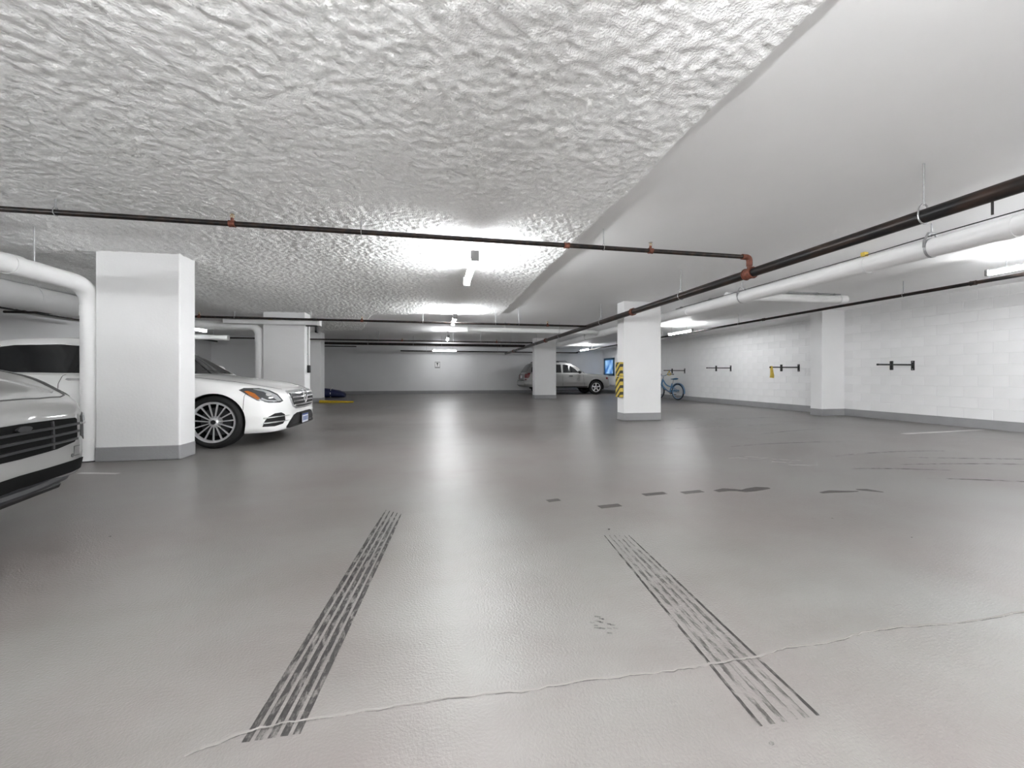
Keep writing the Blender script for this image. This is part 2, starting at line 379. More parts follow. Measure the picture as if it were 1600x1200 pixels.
# ------------------------------------------------------------------ lamps
def lamp_proto(r, m, drop=0.0):
    t = thing('tube_lamp', 'lamp', 'lamp', (0, 0, 0))
    obj('diffuser', T([(0, -0.58, 0.018-r), (0, 0.58, 0.018-r)], r, 18), m, t, True, local=True)
    obj('housing', B(-r/2, r/2, -0.60, 0.60, 0.012, 0.045, bevel=0.004), 'lamp_body', t, local=True)
    for s in (-1, 1): obj('end_cap', B(-r-0.007, r+0.007, s*0.58, s*0.615, 0.012-2*r, 0.047, bevel=0.008), 'lamp_body', t, local=True)
    for s in (-0.42, 0.42):
        obj('hanger', T([(0, s, 0.03), (0, s, CEIL-2.27+drop+0.01)], 0.006, 8), 'galvanized', t, local=True)
    return t
LZ = 2.27
lamps = [((0.41, 4.9, LZ), 0, 0, 'bright tube lamp hanging under the rough insulation, nearest in the central row'),
         ((0.40, 9.35, LZ), 0, 0, 'tube lamp at the edge of the insulation, second in the central row'),
         ((0.38, 13.8, LZ), 0, 2, 'tube lamp just before the far pipes, third in the central row'),
         ((0.40, 20.3, LZ), PI/2, 2, 'tube lamp set crosswise in front of the far wall'),
         ((7.30, 3.45, LZ+0.07), 0, 1, 'long bright tube lamp above the thin pipe on the right, nearest the photographer'),
         ((7.42, 11.1, LZ+0.04), 0, 1, 'tube lamp beside the right wall, seen just right of the guarded column'),
         ((7.45, 19.2, LZ+0.04), 0, 1, 'tube lamp over the silver suv, near the far corner'),
         ((-6.45, 12.1, LZ-0.02), 0, 4, 'tube lamp in the dim bay behind the white sedan'),
         ((0.42, 0.1, LZ-0.3), 0, 3, 'tube lamp overhead, just above the top of the view'),  # unseen lamps of this kind hang low to spread light over the ceiling
         ((0.42, -4.4, LZ-0.3), 0, 3, 'tube lamp of the central row behind the viewpoint'),
         ((7.30, -3.6, LZ-0.3), 0, 3, 'tube lamp of the right row behind the viewpoint'),
         ((-6.45, -3.4, LZ-0.3), 0, 3, 'tube lamp of the left row behind the viewpoint'),
         ((-3.0, -1.8, LZ-0.3), 0, 3, 'added fill tube lamp behind the viewpoint, left of the central row'),  # from here on unseen lamps, added to fill the near end with light
         ((-3.0, -5.2, LZ-0.3), 0, 3, 'added fill tube lamp near the rear wall, left of the central row'),
         ((3.0, -2.2, LZ-0.3), 0, 3, 'added fill tube lamp behind the viewpoint, between sprinkler main and central row'),
         ((3.0, -5.4, LZ-0.3), 0, 3, 'added fill tube lamp near the rear wall, between sprinkler main and central row'),
         ((7.30, -0.4, LZ-0.3), 0, 3, 'added fill tube lamp in the right row beside the viewpoint'),
         ((-6.45, 0.4, LZ-0.3), 0, 3, 'added fill tube lamp in the left row beside the viewpoint')]
protos = {}
for p, rz, k, lb in lamps:
    if k not in protos: o = protos[k] = lamp_proto((0.040, 0.026, 0.036, 0.040, 0.036)[k], ('lamp_tube_mid', 'lamp_tube_slim', 'lamp_tube_dim', 'lamp_tube', 'lamp_tube_bay')[k], 0.3 if k == 3 else 0.0)
    else: o = copy_tree(protos[k])
    o.location = p; o.rotation_euler = (0, 0, rz); o['label'] = lb; o['group'] = 'tube lamps under the ceiling'

# ------------------------------------------------------------------ sprinkler pipes
def hanger(t, x, y, zp, r, axis, top=CEIL+0.005):
    """ring round the pipe on a threaded rod"""
    bm = new_bm(); n = 20; ring = []
    w_ = 0.012 if r > 0.04 else 0.008
    h = r+0.004
    pts = []
    for k in range(n+1):
        a = -PI/2+2*PI*k/n; c, s = h*math.cos(a), h*math.sin(a)*(1.0 if math.sin(a) < 0 else 1.7)
        pts.append((x+c, y, zp+s) if axis == 'y' else (x, y+c, zp+s))
    tube(bm, pts, w_*0.45, 6)
    obj('hanger_ring', bm, 'galvanized', t, True)
    obj('hanger_rod', T([(x, y, zp+h*1.7-0.01), (x, y, top)], 0.006, 8), 'galvanized', t)
def coupling(t, p, axis, r, ln=0.07, m='rust_fitting'):
    d = Vector({'x': (1, 0, 0), 'y': (0, 1, 0), 'z': (0, 0, 1)}[axis]); p = Vector(p)
    obj('coupling', T([p-d*ln/2, p-d*ln*0.4, p-d*ln*0.4, p+d*ln*0.4, p+d*ln*0.4, p+d*ln/2], r, 16, radii=[r*1.25, r*1.35, r*1.22, r*1.22, r*1.35, r*1.25]), m, t, True)
def sprinkler(t, p, r):
    x, y, z = p
    coupling(t, p, 'x', r, 0.055)
    h = obj('sprinkler_head', T([(x, y, z+r*0.8), (x, y, z+r+0.03)], 0.014, 10), 'rust_fitting', t, True)
    bm = new_bm()
    for s in (-1, 1): tube(bm, [(x+s*0.012, y, z+r+0.028), (x+s*0.016, y, z+r+0.05), (x+s*0.003, y, z+r+0.068)], 0.003, 6)
    tube(bm, [(x, y, z+r+0.03), (x, y, z+r+0.06)], 0.004, 8)
    obj('sprinkler_frame', bm, 'brass', h)
    obj('deflector', T([(x, y, z+r+0.067), (x, y, z+r+0.071)], 0.022, 14), 'galvanized', h)
MX, MZ, MR = 3.62, 2.16, 0.052
t = thing('sprinkler_main', 'thick black steel sprinkler main running away under the smooth ceiling', 'pipe', (MX, 10, MZ))
obj('pipe', T([(MX, -3.0, MZ), (MX, 20.85, MZ)], MR, 24), 'black_steel', t, True)
for y in (-0.6, 2.36, 5.39, 8.35, 11.4, 14.2, 17.4): hanger(t, MX, y, MZ, MR, 'y')
for y in (6.88, 12.9, 18.6): coupling(t, (MX, y, MZ), 'y', MR, 0.09)
coupling(t, (MX, 4.06, MZ), 'y', MR, 0.13)
obj('drain_plug', T([(MX+0.03, 2.0, MZ-0.03), (MX+0.03, 2.0, MZ-0.13)], 0.007, 8), 'black_steel', t)
def branch(label, y, z, r, x0, x1, heads, hangs, riser=True, cps=()):
    t = thing('sprinkler_branch', label, 'pipe', ((x0+x1)/2, y, z), group='sprinkler branch pipes crossing the garage')
    end = [(x0, y, z), (x1-0.05, y, z)]
    obj('pipe', T(end, r, 16), 'black_steel', t, True)
    if riser:
        obj('elbow', T(bend([(x1-0.10, y, z), (x1, y, z), (x1, y, z-0.09)], 0.05), r*1.35, 16), 'rust_fitting', t, True)
        obj('riser', T([(x1, y, z-0.08), (x1, y, MZ+MR*0.8)], r*1.1, 14), 'rust_fitting', t, True)
        coupling(t, (x1, y, z-0.085), 'z', r*1.1, 0.03)
    for x in heads: sprinkler(t, (x, y, z), r)
    for x in hangs: hanger(t, x, y, z, r, 'x')
    for x in cps: coupling(t, (x, y, z), 'x', r, 0.06)
    return t
branch('thin black sprinkler branch nearest the viewer, crossing the insulation', 4.06, 2.352, 0.024, -5.6, MX, (-1.845, 2.35), (-3.2, -0.717, 1.79), cps=(1.37,))
branch('thin black sprinkler branch in front of the second left column', 9.12, 2.165, 0.024, -8.0, MX, (-4.75, -1.6, 2.6), (-4.1, -0.3, 1.35, 1.9), riser=False)
branch('thin black sprinkler branch in front of the far left column', 14.6, 2.22, 0.024, -8.0, MX, (-1.2, 2.2), (-2.0, 0.6, 1.6), riser=False)
branch('thick black cross main behind the far left column', 16.1, 2.21, 0.05, -6.1, MX+0.05, (), (-2.6, -0.9, 0.2, 2.6), riser=False)
branch('thin black pipe close to the far wall', 20.85, 2.25, 0.03, -1.8, 7.72, (), (-0.5, 3.2, 6.0), riser=False)
branch('short thin black pipe at the far left, over the blue bundle', 19.4, 2.33, 0.024, -6.15, -3.6, (), (-5.0,), riser=False)
t = thing('sprinkler_branch', 'thin black pipe running along the right wall in front of the tube lamps', 'pipe', (7.75, 10, 2.32))
obj('pipe', T(bend([(7.75, -4, 2.32), (7.75, 20.6, 2.32), (7.55, 20.85, 2.25)], 0.12), 0.027, 16), 'black_steel', t, True)
for y in (2.2, 5.34, 9.05, 12.6, 16.2, 19.0): hanger(t, 7.75, y, 2.32, 0.027, 'y')
for y in (4.45, 8.25, 14.4): coupling(t, (7.75, y, 2.32), 'y', 0.027, 0.07, 'black_steel')
t = thing('sprinkler_branch', 'thin black pipe high on the left wall above the sedan roof', 'pipe', (-8.35, 9, 2.33))
obj('pipe', T([(-8.35, 2, 2.30), (-8.35, 17.2, 2.30)], 0.03, 12), 'black_steel', t, True)
for y in (5.0, 8.2, 11.4, 14.6): hanger(t, -8.35, y, 2.30, 0.03, 'y')
t = thing('sprinkler_branch', 'thin black pipe across the dim bay behind the sedan', 'pipe', (-6.6, 11.3, 2.18))
obj('pipe', T([(-8.3, 11.3, 2.20), (-4.75, 11.3, 2.20)], 0.022, 12), 'black_steel', t, True)
for x in (-7.6, -5.4): hanger(t, x, 11.3, 2.20, 0.022, 'x')

# ------------------------------------------------------------------ white drain pipes and ducts
t = thing('drain_pipe', 'big white drain pipe slung beside the sprinkler main on the right', 'pipe', (5.12, 8, 2.3))
DX, DZ, DR = 5.12, 2.30, 0.098
obj('pipe', T(bend([(DX, -3, DZ), (DX, 16.3, DZ), (DX, 16.9, CEIL+0.02)], 0.25), DR, 28), 'pvc_white', t, True)
for y in (2.7, 3.95, 7.4, 11.6): obj('joint_collar', T([(DX, y-0.06, DZ), (DX, y+0.06, DZ)], DR+0.006, 28), 'pvc_white', t, True)
for y in (3.27, 5.9, 9.4, 13.0):
    bm = new_bm()
    tube(bm, [(DX-DR-0.006, y, DZ), (DX-DR-0.002, y, DZ+0.07), (DX-0.045, y, DZ+DR+0.055), (DX+0.045, y, DZ+DR+0.055), (DX+DR+0.002, y, DZ+0.07), (DX+DR+0.006, y, DZ)], 0.011, 8)
    h = obj('clevis_hanger', bm, 'galvanized', t, True)
    obj('hanger_rod', T([(DX, y, DZ+DR+0.02), (DX, y, CEIL+0.005)], 0.006, 8), 'galvanized', h)
    obj('hanger_band', T([(DX, y-0.011, DZ), (DX, y+0.011, DZ)], DR+0.004, 28), 'galvanized', h, True)
for y in (6.7, 7.6):
    bm = B(DX-0.03, DX+0.03, y-0.02, y+0.02, DZ+DR-0.005, DZ+DR+0.03, bevel=0.006)
    obj('saddle_clip', bm, 'galvanized', t)
obj('cable', T([(DX-0.06, -1, DZ+DR+0.012), (DX-0.05, 3.2, DZ+DR+0.02), (DX-0.06, 3.9, DZ+DR+0.004), (DX-0.07, 5.9, DZ+DR-0.005), (DX-0.07, 7.7, DZ+DR-0.006)], 0.006, 6), 'sign_dark', t)
obj('yellow_tag', B(DX-0.07, DX-0.01, 3.88, 3.93, DZ+DR, DZ+DR+0.05, bevel=0.006), 'yellow', t, label='small yellow valve tag')
# branch drain from the right
t = thing('drain_pipe', 'white branch pipe crossing from the big drain towards the pilaster', 'pipe', (6.5, 6.4, 2.45))
obj('pipe', T([(DX+0.1, 6.4, 2.42), (7.75, 6.4, 2.45)], 0.072, 24), 'pvc_white', t, True)
obj('end_fitting', T([(7.70, 6.4, 2.45), (7.86, 6.4, 2.45)], 0.082, 24), 'pvc_white', t, True)
obj('conduit', T([(6.1, 6.4, 2.54), (7.75, 6.4, 2.545)], 0.010, 10), 'galvanized', t, True)
for x in (7.2, 7.6): obj('strap', B(x-0.015, x+0.015, 6.385, 6.415, 2.50, CEIL-0.002), 'galvanized', t)
t = thing('drain_pipe', 'white pipe crossing the ceiling between the central lamps and the guarded column', 'pipe', (3, 11.6, 2.3))
obj('pipe', T(bend([(0.95, 11.6, 2.32), (4.72, 11.6, 2.32), (4.99, 11.87, 2.32)], 0.2), 0.07, 24), 'pvc_white', t, True)
obj('end_cap', T([(0.90, 11.6, 2.32), (1.0, 11.6, 2.32)], 0.08, 24), 'pvc_white', t, True)
for x in (2.0, 3.1): obj('hanger_rod', T([(x, 11.6, 2.38), (x, 11.6, CEIL)], 0.007, 8), 'galvanized', t)
# downpipe hugging the first column
t = thing('drain_pipe', 'white downpipe bending down beside the nearest left column', 'pipe', (-3.815, 5.26, 0))
PX = -3.815
obj('pipe', T(bend([(PX, 2.2, 1.985), (PX, 5.26, 1.965), (PX, 5.26, 0.0)], 0.26, 14), 0.088, 28), 'pvc_white', t, True)
for y in (4.42, 4.15): obj('joint_collar', T([(PX, y-0.05, 1.972), (PX, y+0.05, 1.972)], 0.094, 28), 'pvc_white', t, True)
obj('flange', T([(PX, 3.85, 1.975), (PX, 4.02, 1.975)], 0.125, 28), 'pvc_white', t, True)
obj('joint_collar', T([(PX, 5.26, 1.62), (PX, 5.26, 1.74)], 0.094, 28), 'pvc_white', t, True)
obj('foot_ring', T([(PX, 5.26, 0.0), (PX, 5.26, 0.012)], 0.105, 24), 'sign_dark', t)
obj('hanger_rod', T([(PX, 4.62, 2.05), (PX, 4.62, 2.46)], 0.006, 8), 'galvanized', t)
t = thing('drain_pipe', 'white downpipe beside the second left column, behind the sedan bonnet', 'pipe', (-3.82, 9.6, 0))
obj('pipe', T(bend([(-6.9, 9.6, 2.09), (-3.82, 9.6, 2.05), (-3.82, 9.6, 0)], 0.24, 12), 0.085, 24), 'pvc_white', t, True)
obj('joint_collar', T([(-3.82, 9.6, 1.72), (-3.82, 9.6, 1.84)], 0.092, 24), 'pvc_white', t, True)
t = thing('duct', 'large dull white duct running above the sedan roof on the left', 'duct', (-6.0, 8, 2.15))
obj('duct_tube', T([(-6.0, 3.0, 2.15), (-6.0, 8.95, 2.12)], 0.185, 32), 'duct_white', t, True)
for y in (5.2, 7.2): obj('seam_band', T([(-6.0, y-0.02, 2.14), (-6.0, y+0.02, 2.14)], 0.189, 32), 'duct_white', t, True)
for y in (5.6, 8.6): obj('hanger_rod', T([(-6.0, y, 2.3), (-6.0, y, CEIL)], 0.008, 8), 'galvanized', t)
t = thing('duct', 'white flat duct across the head of the second left column', 'duct', (-3.4, 9.34, 2.12))
obj('duct_box', B(-4.4, -2.53, 9.27, 9.41, 2.065, 2.20, bevel=0.01), 'duct_white', t)
obj('end_flange', B(-2.56, -2.50, 9.262, 9.418, 2.055, 2.21, bevel=0.006), 'column_white', t)
obj('yellow_mark', B(-3.52, -3.44, 9.265, 9.272, 2.155, 2.18), 'yellow', t)
for x in (-4.2, -2.7): obj('hanger_rod', T([(x, 9.34, 2.19), (x, 9.34, CEIL)], 0.006, 8), 'galvanized', t)
t = thing('drain_pipe', 'short white pipe hung below the lamp in the dim left bay', 'pipe', (-7, 13, 2.02))
obj('pipe', T([(-8.3, 13.2, 2.13), (-6.15, 13.2, 2.10)], 0.075, 20), 'pvc_white', t, True)
obj('end_cap', T([(-6.22, 13.2, 2.10), (-6.10, 13.2, 2.10)], 0.082, 20), 'pvc_white', t, True)
for x in (-7.6, -6.5): obj('hanger_rod', T([(x, 13.2, 2.18), (x, 13.2, CEIL)], 0.006, 8), 'galvanized', t)
# security camera and box at the second left column
t = thing('security_camera', 'small black camera hanging under the duct end by the column', 'camera', (-2.66, 9.3, 2.0))
obj('bracket', B(-2.80, -2.56, 9.32, 9.345, 2.04, 2.062), 'black_plastic', t)
obj('camera_body', B(-2.60, -2.545, 9.25, 9.36, 1.90, 2.05, bevel=0.012), 'black_plastic', t)
obj('lens', T([(-2.572, 9.262, 1.93), (-2.572, 9.24, 1.925)], 0.02, 12), 'dark_glass', t)
t = thing('control_box', 'black control box with conduit on the side of the second left column', 'box', (-2.84, 9.6, 1.03))
obj('box_body', B(-2.858, -2.80, 9.60, 9.69, 1.03, 1.20, bevel=0.008), 'black_plastic', t)
obj('conduit', T([(-2.845, 9.645, 1.19), (-2.845, 9.645, 2.08)], 0.011, 10), 'lamp_body', t, True)
for z in (1.45, 1.9): obj('strap', B(-2.858, -2.835, 9.62, 9.67, z-0.01, z+0.01), 'galvanized', t)
# box on the ceiling by the right edge
t = thing('junction_box', 'grey metal junction box under the ceiling at the right edge', 'box', (2.7, 1.0, 2.5))
obj('box_body', B(2.62, 2.86, 1.02, 1.13, 2.46, CEIL+0.005, bevel=0.006), 'galvanized', t)
obj('cover_plate', B(2.605, 2.875, 1.005, 1.02, 2.455, CEIL, bevel=0.004), 'galvanized', t)
obj('flex_conduit', T(bend([(2.70, 1.0, 2.49), (2.66, 0.94, 2.50), (2.66, 0.94, CEIL)], 0.03), 0.012, 8), 'sign_dark', t, True)

# ------------------------------------------------------------------ wall things
def rack_proto():
    t = thing('bike_rack', 'rack', 'bike rack')
    obj('arm', B(-0.90, 0.0, -0.014, 0.014, -0.016, 0.016, bevel=0.004), 'rack_black', t, local=True)
    obj('wall_plate', B(-0.014, 0.0, -0.03, 0.03, -0.115, 0.085, bevel=0.003), 'rack_black', t, local=True)
    obj('cross_bar', B(-0.575, -0.545, -0.027, 0.027, -0.11, 0.075, bevel=0.006), 'rack_black', t, local=True)
    obj('tip_cap', B(-0.925, -0.895, -0.017, 0.017, -0.019, 0.019, bevel=0.006), 'black_plastic', t, local=True)
    for z in (-0.09, 0.06): obj('bolt', T([(-0.022, 0, z), (-0.012, 0, z)], 0.009, 8), 'galvanized', t, local=True)
    return t
rp = rack_proto()
for i, (y, z, lb) in enumerate(((6.54, 1.19, 'black wall bike rack right of the pilaster'), (9.19, 1.195, 'black wall bike rack left of the pilaster, with a yellow strap'),
                                (11.74, 1.23, 'empty black wall bike rack midway between pilaster and bicycle'), (14.26, 1.18, 'black wall bike rack above the blue bicycle'))):
    o = rp if i == 0 else copy_tree(rp)
    o.location = (XR-0.001, y, z); o['label'] = lb; o['group'] = 'bike racks on the right wall'
# yellow strap on the second rack
bm = new_bm(); sx, sy, sz = XR-0.88, 9.19, 1.195
outl = [(-0.022, 0.03), (0.022, 0.03), (0.03, -0.02), (0.05, -0.12), (0.075, -0.22), (0.07, -0.29), (-0.03, -0.28), (-0.012, -0.2), (-0.01, -0.1), (-0.022, -0.02)]
for s in (-1, 1):
    vs = [bm.verts.new((sx+a, sy+s*0.022, sz+b)) for a, b in outl]
    bm.faces.new(vs if s > 0 else vs[::-1])
bm.verts.ensure_lookup_table(); n = len(outl)
for i in range(n): bm.faces.new((bm.verts[i], bm.verts[(i+1) % n], bm.verts[n+(i+1) % n], bm.verts[n+i]))
single('strap', bm, 'yellow', 'yellow cloth strap hanging from the tip of a wall bike rack', 'strap', origin=(sx, sy, sz))
# far wall sign
t = thing('wall_sign', 'small grey sign with a dark arrow mark on the far wall', 'sign', (0.02, YF, 1.45))
sg = 0.05
obj('plate', B(sg-0.14, sg+0.14, YF-0.014, YF, 1.40, 1.75, bevel=0.003), 'mortar_white', t)
for a in ((sg-0.14, sg+0.14, 1.71, 1.75), (sg-0.14, sg+0.14, 1.40, 1.47), (sg-0.14, sg-0.115, 1.40, 1.75), (sg+0.115, sg+0.14, 1.40, 1.75)):
    obj('border', B(a[0], a[1], YF-0.018, YF-0.013, a[2], a[3]), 'sign_grey', t)
bm = new_bm(); vs = [bm.verts.new((sg+x, YF-0.018, z)) for x, z in ((-0.06, 1.69), (0.06, 1.69), (0.018, 1.6), (0.012, 1.5), (-0.012, 1.5), (-0.018, 1.6))]
f = bm.faces.new(vs); r = bmesh.ops.extrude_face_region(bm, geom=[f]); bmesh.ops.translate(bm, vec=(0, 0.004, 0), verts=[v for v in r['geom'] if isinstance(v, bmesh.types.BMVert)])
obj('arrow_mark', bm, 'sign_dark', t)
# blue lit window at the far end of the right wall
win = struct('window_1', B(XR-0.012, XR+0.0, 20.75, 21.85, 1.08, 1.90), 'blue_window', origin=(XR, 21.3, 1.5), label='blue lit window at the far end of the right wall')
for a in ((20.62, 20.77, 0.98, 2.0), (21.83, 21.98, 0.98, 2.0), (20.62, 21.98, 1.88, 2.0), (20.62, 21.98, 0.98, 1.10)):
    obj('window_frame', B(XR-0.04, XR, a[0], a[1], a[2], a[3], bevel=0.006), 'frame_blue', win)
# navy bundle lying by the far left column
t = thing('covered_bundle', 'low navy blue tarp covered bundle on the floor at the far left', 'bundle', (-5.0, 19.2, 0))
prof = [(-6.15, 0.30, 0.40), (-5.6, 0.36, 0.43), (-5.1, 0.37, 0.42), (-4.7, 0.36, 0.38), (-4.4, 0.34, 0.31), (-4.2, 0.28, 0.24), (-4.1, 0.16, 0.18)]
bm = new_bm(); rings = []
for x, hw, hh in prof:
    rings.append([bm.verts.new((x, 19.2+hw*math.copysign(abs(math.cos(a))**0.6, math.cos(a)), max(0.0, hh*(0.5+0.5*math.copysign(abs(math.sin(a))**0.7, math.sin(a)))+0.012*math.sin(5*a+x*7)))) for a in [2*PI*k/24 for k in range(24)]])
for a, b in zip(rings, rings[1:]):
    for j in range(24): bm.faces.new((a[j], a[(j+1) % 24], b[(j+1) % 24], b[j]))
bm.faces.new(rings[0]); bm.faces.new(rings[-1])
obj('tarp', bm, 'tarp_navy', t, True)
for x in (-4.65, -5.2): obj('tie_strap', T([(x, 18.9, 0.02), (x, 18.84, 0.2), (x, 18.95, 0.385), (x, 19.2, 0.435), (x, 19.45, 0.385)], 0.012, 6), 'mortar_white', t)

# ------------------------------------------------------------------ marks on the floor (parts of the floor)
def fpart(name, bm, m, label=None): return obj(name, bm, m, floor, label=label)
fpart('painted_line', strip(new_bm(), [(4.9, 7.75), (9.05, 7.95)], 0.06), 'faded_white', 'faded white stall line by the pilaster')
fpart('painted_line', strip(new_bm(), [(7.6, 5.22), (9.55, 5.36)], 0.085), 'line_white', 'white stall line ending at the block wall')
fpart('painted_line', strip(new_bm(), [(4.0, 6.5), (6.6, 6.72)], 0.05), 'faded_white', 'very faint white line')
t = thing('parking_curb', 'low yellow parking curb at the foot of the far left column', 'curb', (-3.5, 15.2, 0))
bm = B(-4.1, -2.95, 15.1, 15.26, 0, 0.10, bevel=0.02)
for v in bm.verts:
    if v.co.x > -3.1 and v.co.z > 0.05: v.co.z = 0.045
obj('curb_block', bm, 'floor_yellow', t)
for x in (-3.9, -3.3): obj('anchor_bolt', T([(x, 15.18, 0.095), (x, 15.18, 0.106)], 0.014, 8), 'galvanized', t)
fpart('painted_line', strip(new_bm(), [(-3.45, 4.62), (-3.05, 4.52)], 0.05), 'line_white', 'short white dash in front of the near column')
def along(a, b, n=30): return [(a[0]+(b[0]-a[0])*k/n, a[1]+(b[1]-a[1])*k/n) for k in range(n+1)]
# left tire track: five worn ribs
for k in range(5):
    f = k/4
    a = (-0.487+0.122*f, 1.14); b = (-0.352+0.112*f, 2.93-0.10*f)
    fpart('tire_mark', strip(new_bm(), along(a, b), [0.006+0.013*min(1, (30-i)/6) for i in range(31)]), 'tire_print')
for k in range(6):
    f = k/5
    a = (0.865+0.185*f, 0.93); b = (0.985+0.142*f, 2.22-0.03*f)
    ed = k in (0, 5)
    fpart('tire_mark', strip(new_bm(), along(a, b), [(0.010 if ed else 0.016)*(0.35+0.65*min(1, (30-i)/9)) for i in range(31)]), 'tire_print' if ed else 'tire_print_faint')
# crack with a raised pale repair bead
cr = [(-0.62, 1.13), (-0.486, 1.175), (-0.38, 1.183), (-0.2, 1.185), (0.033, 1.186), (0.25, 1.17), (0.42, 1.175), (0.638, 1.166), (0.75, 1.162), (0.863, 1.16), (1.0, 1.165), (1.074, 1.165), (1.2, 1.185), (1.393, 1.18), (1.55, 1.20), (1.709, 1.201), (1.95, 1.178), (2.334, 1.186), (2.7, 1.21)]
pts = []
for i in range(len(cr)-1):
    for k in range(6):
        f = k/6; pts.append((cr[i][0]*(1-f)+cr[i+1][0]*f, cr[i][1]*(1-f)+cr[i+1][1]*f+random.uniform(-0.004, 0.004)))
fpart('repaired_crack', strip(new_bm(), pts, [0.0055+0.002*math.sin(i*0.5) for i in range(len(pts))], th=0.0022), 'crack_fill', 'pale repaired crack across the floor')
fpart('crack', strip(new_bm(), [(x, y-0.006) for x, y in pts], 0.0025, th=0.0008), 'scuff')
# dark painted-over stall marks
for x, y, L_, wd in ((0.88, 2.918, 0.10, 0.055), (1.246, 2.711, 0.17, 0.06), (1.729, 2.924, 0.20, 0.06), (2.062, 2.914, 0.19, 0.06)):
    fpart('floor_patch', strip(new_bm(), [(x-L_/2, y-0.006), (x-L_*0.2, y), (x+L_/2, y+0.012)], wd), 'floor_patch')
fpart('floor_patch', strip(new_bm(), [(2.27, 2.90), (2.38, 2.925), (2.45, 2.90), (2.5, 2.865), (2.58, 2.88), (2.70, 2.905), (2.78, 2.90)], [0.05, 0.075, 0.06, 0.06, 0.085, 0.085, 0.03]), 'floor_patch')
fpart('floor_patch', strip(new_bm(), [(3.08, 2.70), (3.2, 2.715), (3.32, 2.69), (3.42, 2.68)], [0.03, 0.06, 0.04, 0.015]), 'floor_patch')
fpart('floor_patch', strip(new_bm(), [(3.46, 2.72), (3.54, 2.69), (3.6, 2.62)], [0.03, 0.07, 0.015]), 'floor_patch')
# faint stencilled outline
for pl in ([(3.35, 4.05), (3.62, 4.10)], [(3.62, 4.10), (3.78, 3.98), (3.62, 3.94), (3.45, 4.02)], [(3.80, 3.92), (4.02, 3.78), (3.80, 3.72), (3.68, 3.80)], [(3.72, 3.62), (3.98, 3.55), (4.12, 3.66)]):
    fpart('stencil_mark', strip(new_bm(), pl, 0.028), 'faded_white')
# scuffs of turning wheels on the right
for a, b, c in (((4.6, 3.9), (5.6, 4.1), (6.4, 3.9)), ((4.9, 3.4), (5.7, 3.35), (6.6, 3.05)), ((3.9, 4.7), (4.9, 4.9), (5.8, 4.75)), ((4.5, 2.9), (5.0, 2.75), (5.5, 2.5)), ((5.2, 5.6), (6.0, 5.9), (6.9, 6.0)), ((5.4, 3.7), (6.2, 3.45), (6.9, 3.3)), ((4.2, 3.35), (4.6, 3.3), (5.1, 3.1))):
    p = [(a[0]*(1-q)**2+2*b[0]*q*(1-q)+c[0]*q*q, a[1]*(1-q)**2+2*b[1]*q*(1-q)+c[1]*q*q) for q in [k/16 for k in range(17)]]
    fpart('scuff_mark', strip(new_bm(), p, [0.008+0.03*math.sin(PI*k/16) for k in range(17)]), 'scuff')
for x, y in ((0.62, 1.42),):
    for k in range(16):
        a = random.uniform(0, 2*PI); r = random.uniform(0.02, 0.075); L_ = random.uniform(0.008, 0.022)
        px, py = x+r*math.cos(a)*1.1, y+r*math.sin(a)*0.8
        fpart('scuff_mark', strip(new_bm(), [(px, py), (px+L_, py-L_*0.4)], 0.006), 'scuff')
for x, y in ((1.22, 1.95), (1.6, 1.9), (2.75, 1.85), (0.1, 1.02), (0.85, 0.88), (3.0, 3.45), (-1.9, 2.75), (2.05, 1.0), (1.05, 2.3), (2.6, 2.2)):
    bm = new_bm(); bmesh.ops.create_icosphere(bm, subdivisions=1, radius=0.006, matrix=Matrix.Translation((x, y, 0.002)) @ Matrix.Diagonal((1.3, 1, 0.5, 1)))
    fpart('grit', bm, 'scuff')

# ------------------------------------------------------------------ cars
def catmull(ctrl, sub):
    c = [np.array(p, float) for p in ctrl]; out = []
    ext = [2*c[0]-c[1]]+c+[2*c[-1]-c[-2]]
    for i in range(1, len(ext)-2):
        p0, p1, p2, p3 = ext[i-1:i+3]
        for k in range(sub):
            t = k/sub
            out.append(0.5*((2*p1)+(-p0+p2)*t+(2*p0-5*p1+4*p2-p3)*t*t+(-p0+3*p1-3*p2+p3)*t**3))
    out.append(c[-1]); return out
def loft(stations, section, n=80, sub=5):
    """stations: rows (x, params...), section(params) -> half outline from the bottom centre to the top centre"""
    st = sorted(stations); xs = [s[0] for s in st]; cols = list(zip(*[s[1:] for s in st]))
    # denser near the ends
    q = np.linspace(0, 1, n); q = 0.5-0.5*np.cos(q*PI) if True else q
    xq = xs[0]+(xs[-1]-xs[0])*q
    vals = [smooth_interp(xs, c, xq) for c in cols]
    bm = new_bm(); rings = []
    for i, x in enumerate(xq):
        half = catmull(section(*[v[i] for v in vals]), sub)
        pts = [(y, z) for y, z in half]+[(-y, z) for y, z in half[-2:0:-1]]
        rings.append([bm.verts.new((x, y, z)) for y, z in pts])
    m = len(rings[0])
    for a, b in zip(rings, rings[1:]):
        for j in range(m): bm.faces.new((a[j], a[(j+1) % m], b[(j+1) % m], b[j]))
    bm.faces.new(rings[0]); bm.faces.new(rings[-1])
    bmesh.ops.recalc_face_normals(bm, faces=bm.faces)
    return bm
def body_section(w_, zb, zm, zs, ws, zt):
    return [(0, zb), (w_*0.80, zb), (w_*0.955, zb+0.035), (w_*0.99, zb+(zm-zb)*0.5), (w_, zm), (w_*0.99, zm+(zs-zm)*0.55), (ws+(w_-ws)*0.62, zs-(zs-zm)*0.16), (ws, zs), (ws*0.72, zs+(zt-zs)*0.55), (ws*0.38, zs+(zt-zs)*0.90), (0, zt)]
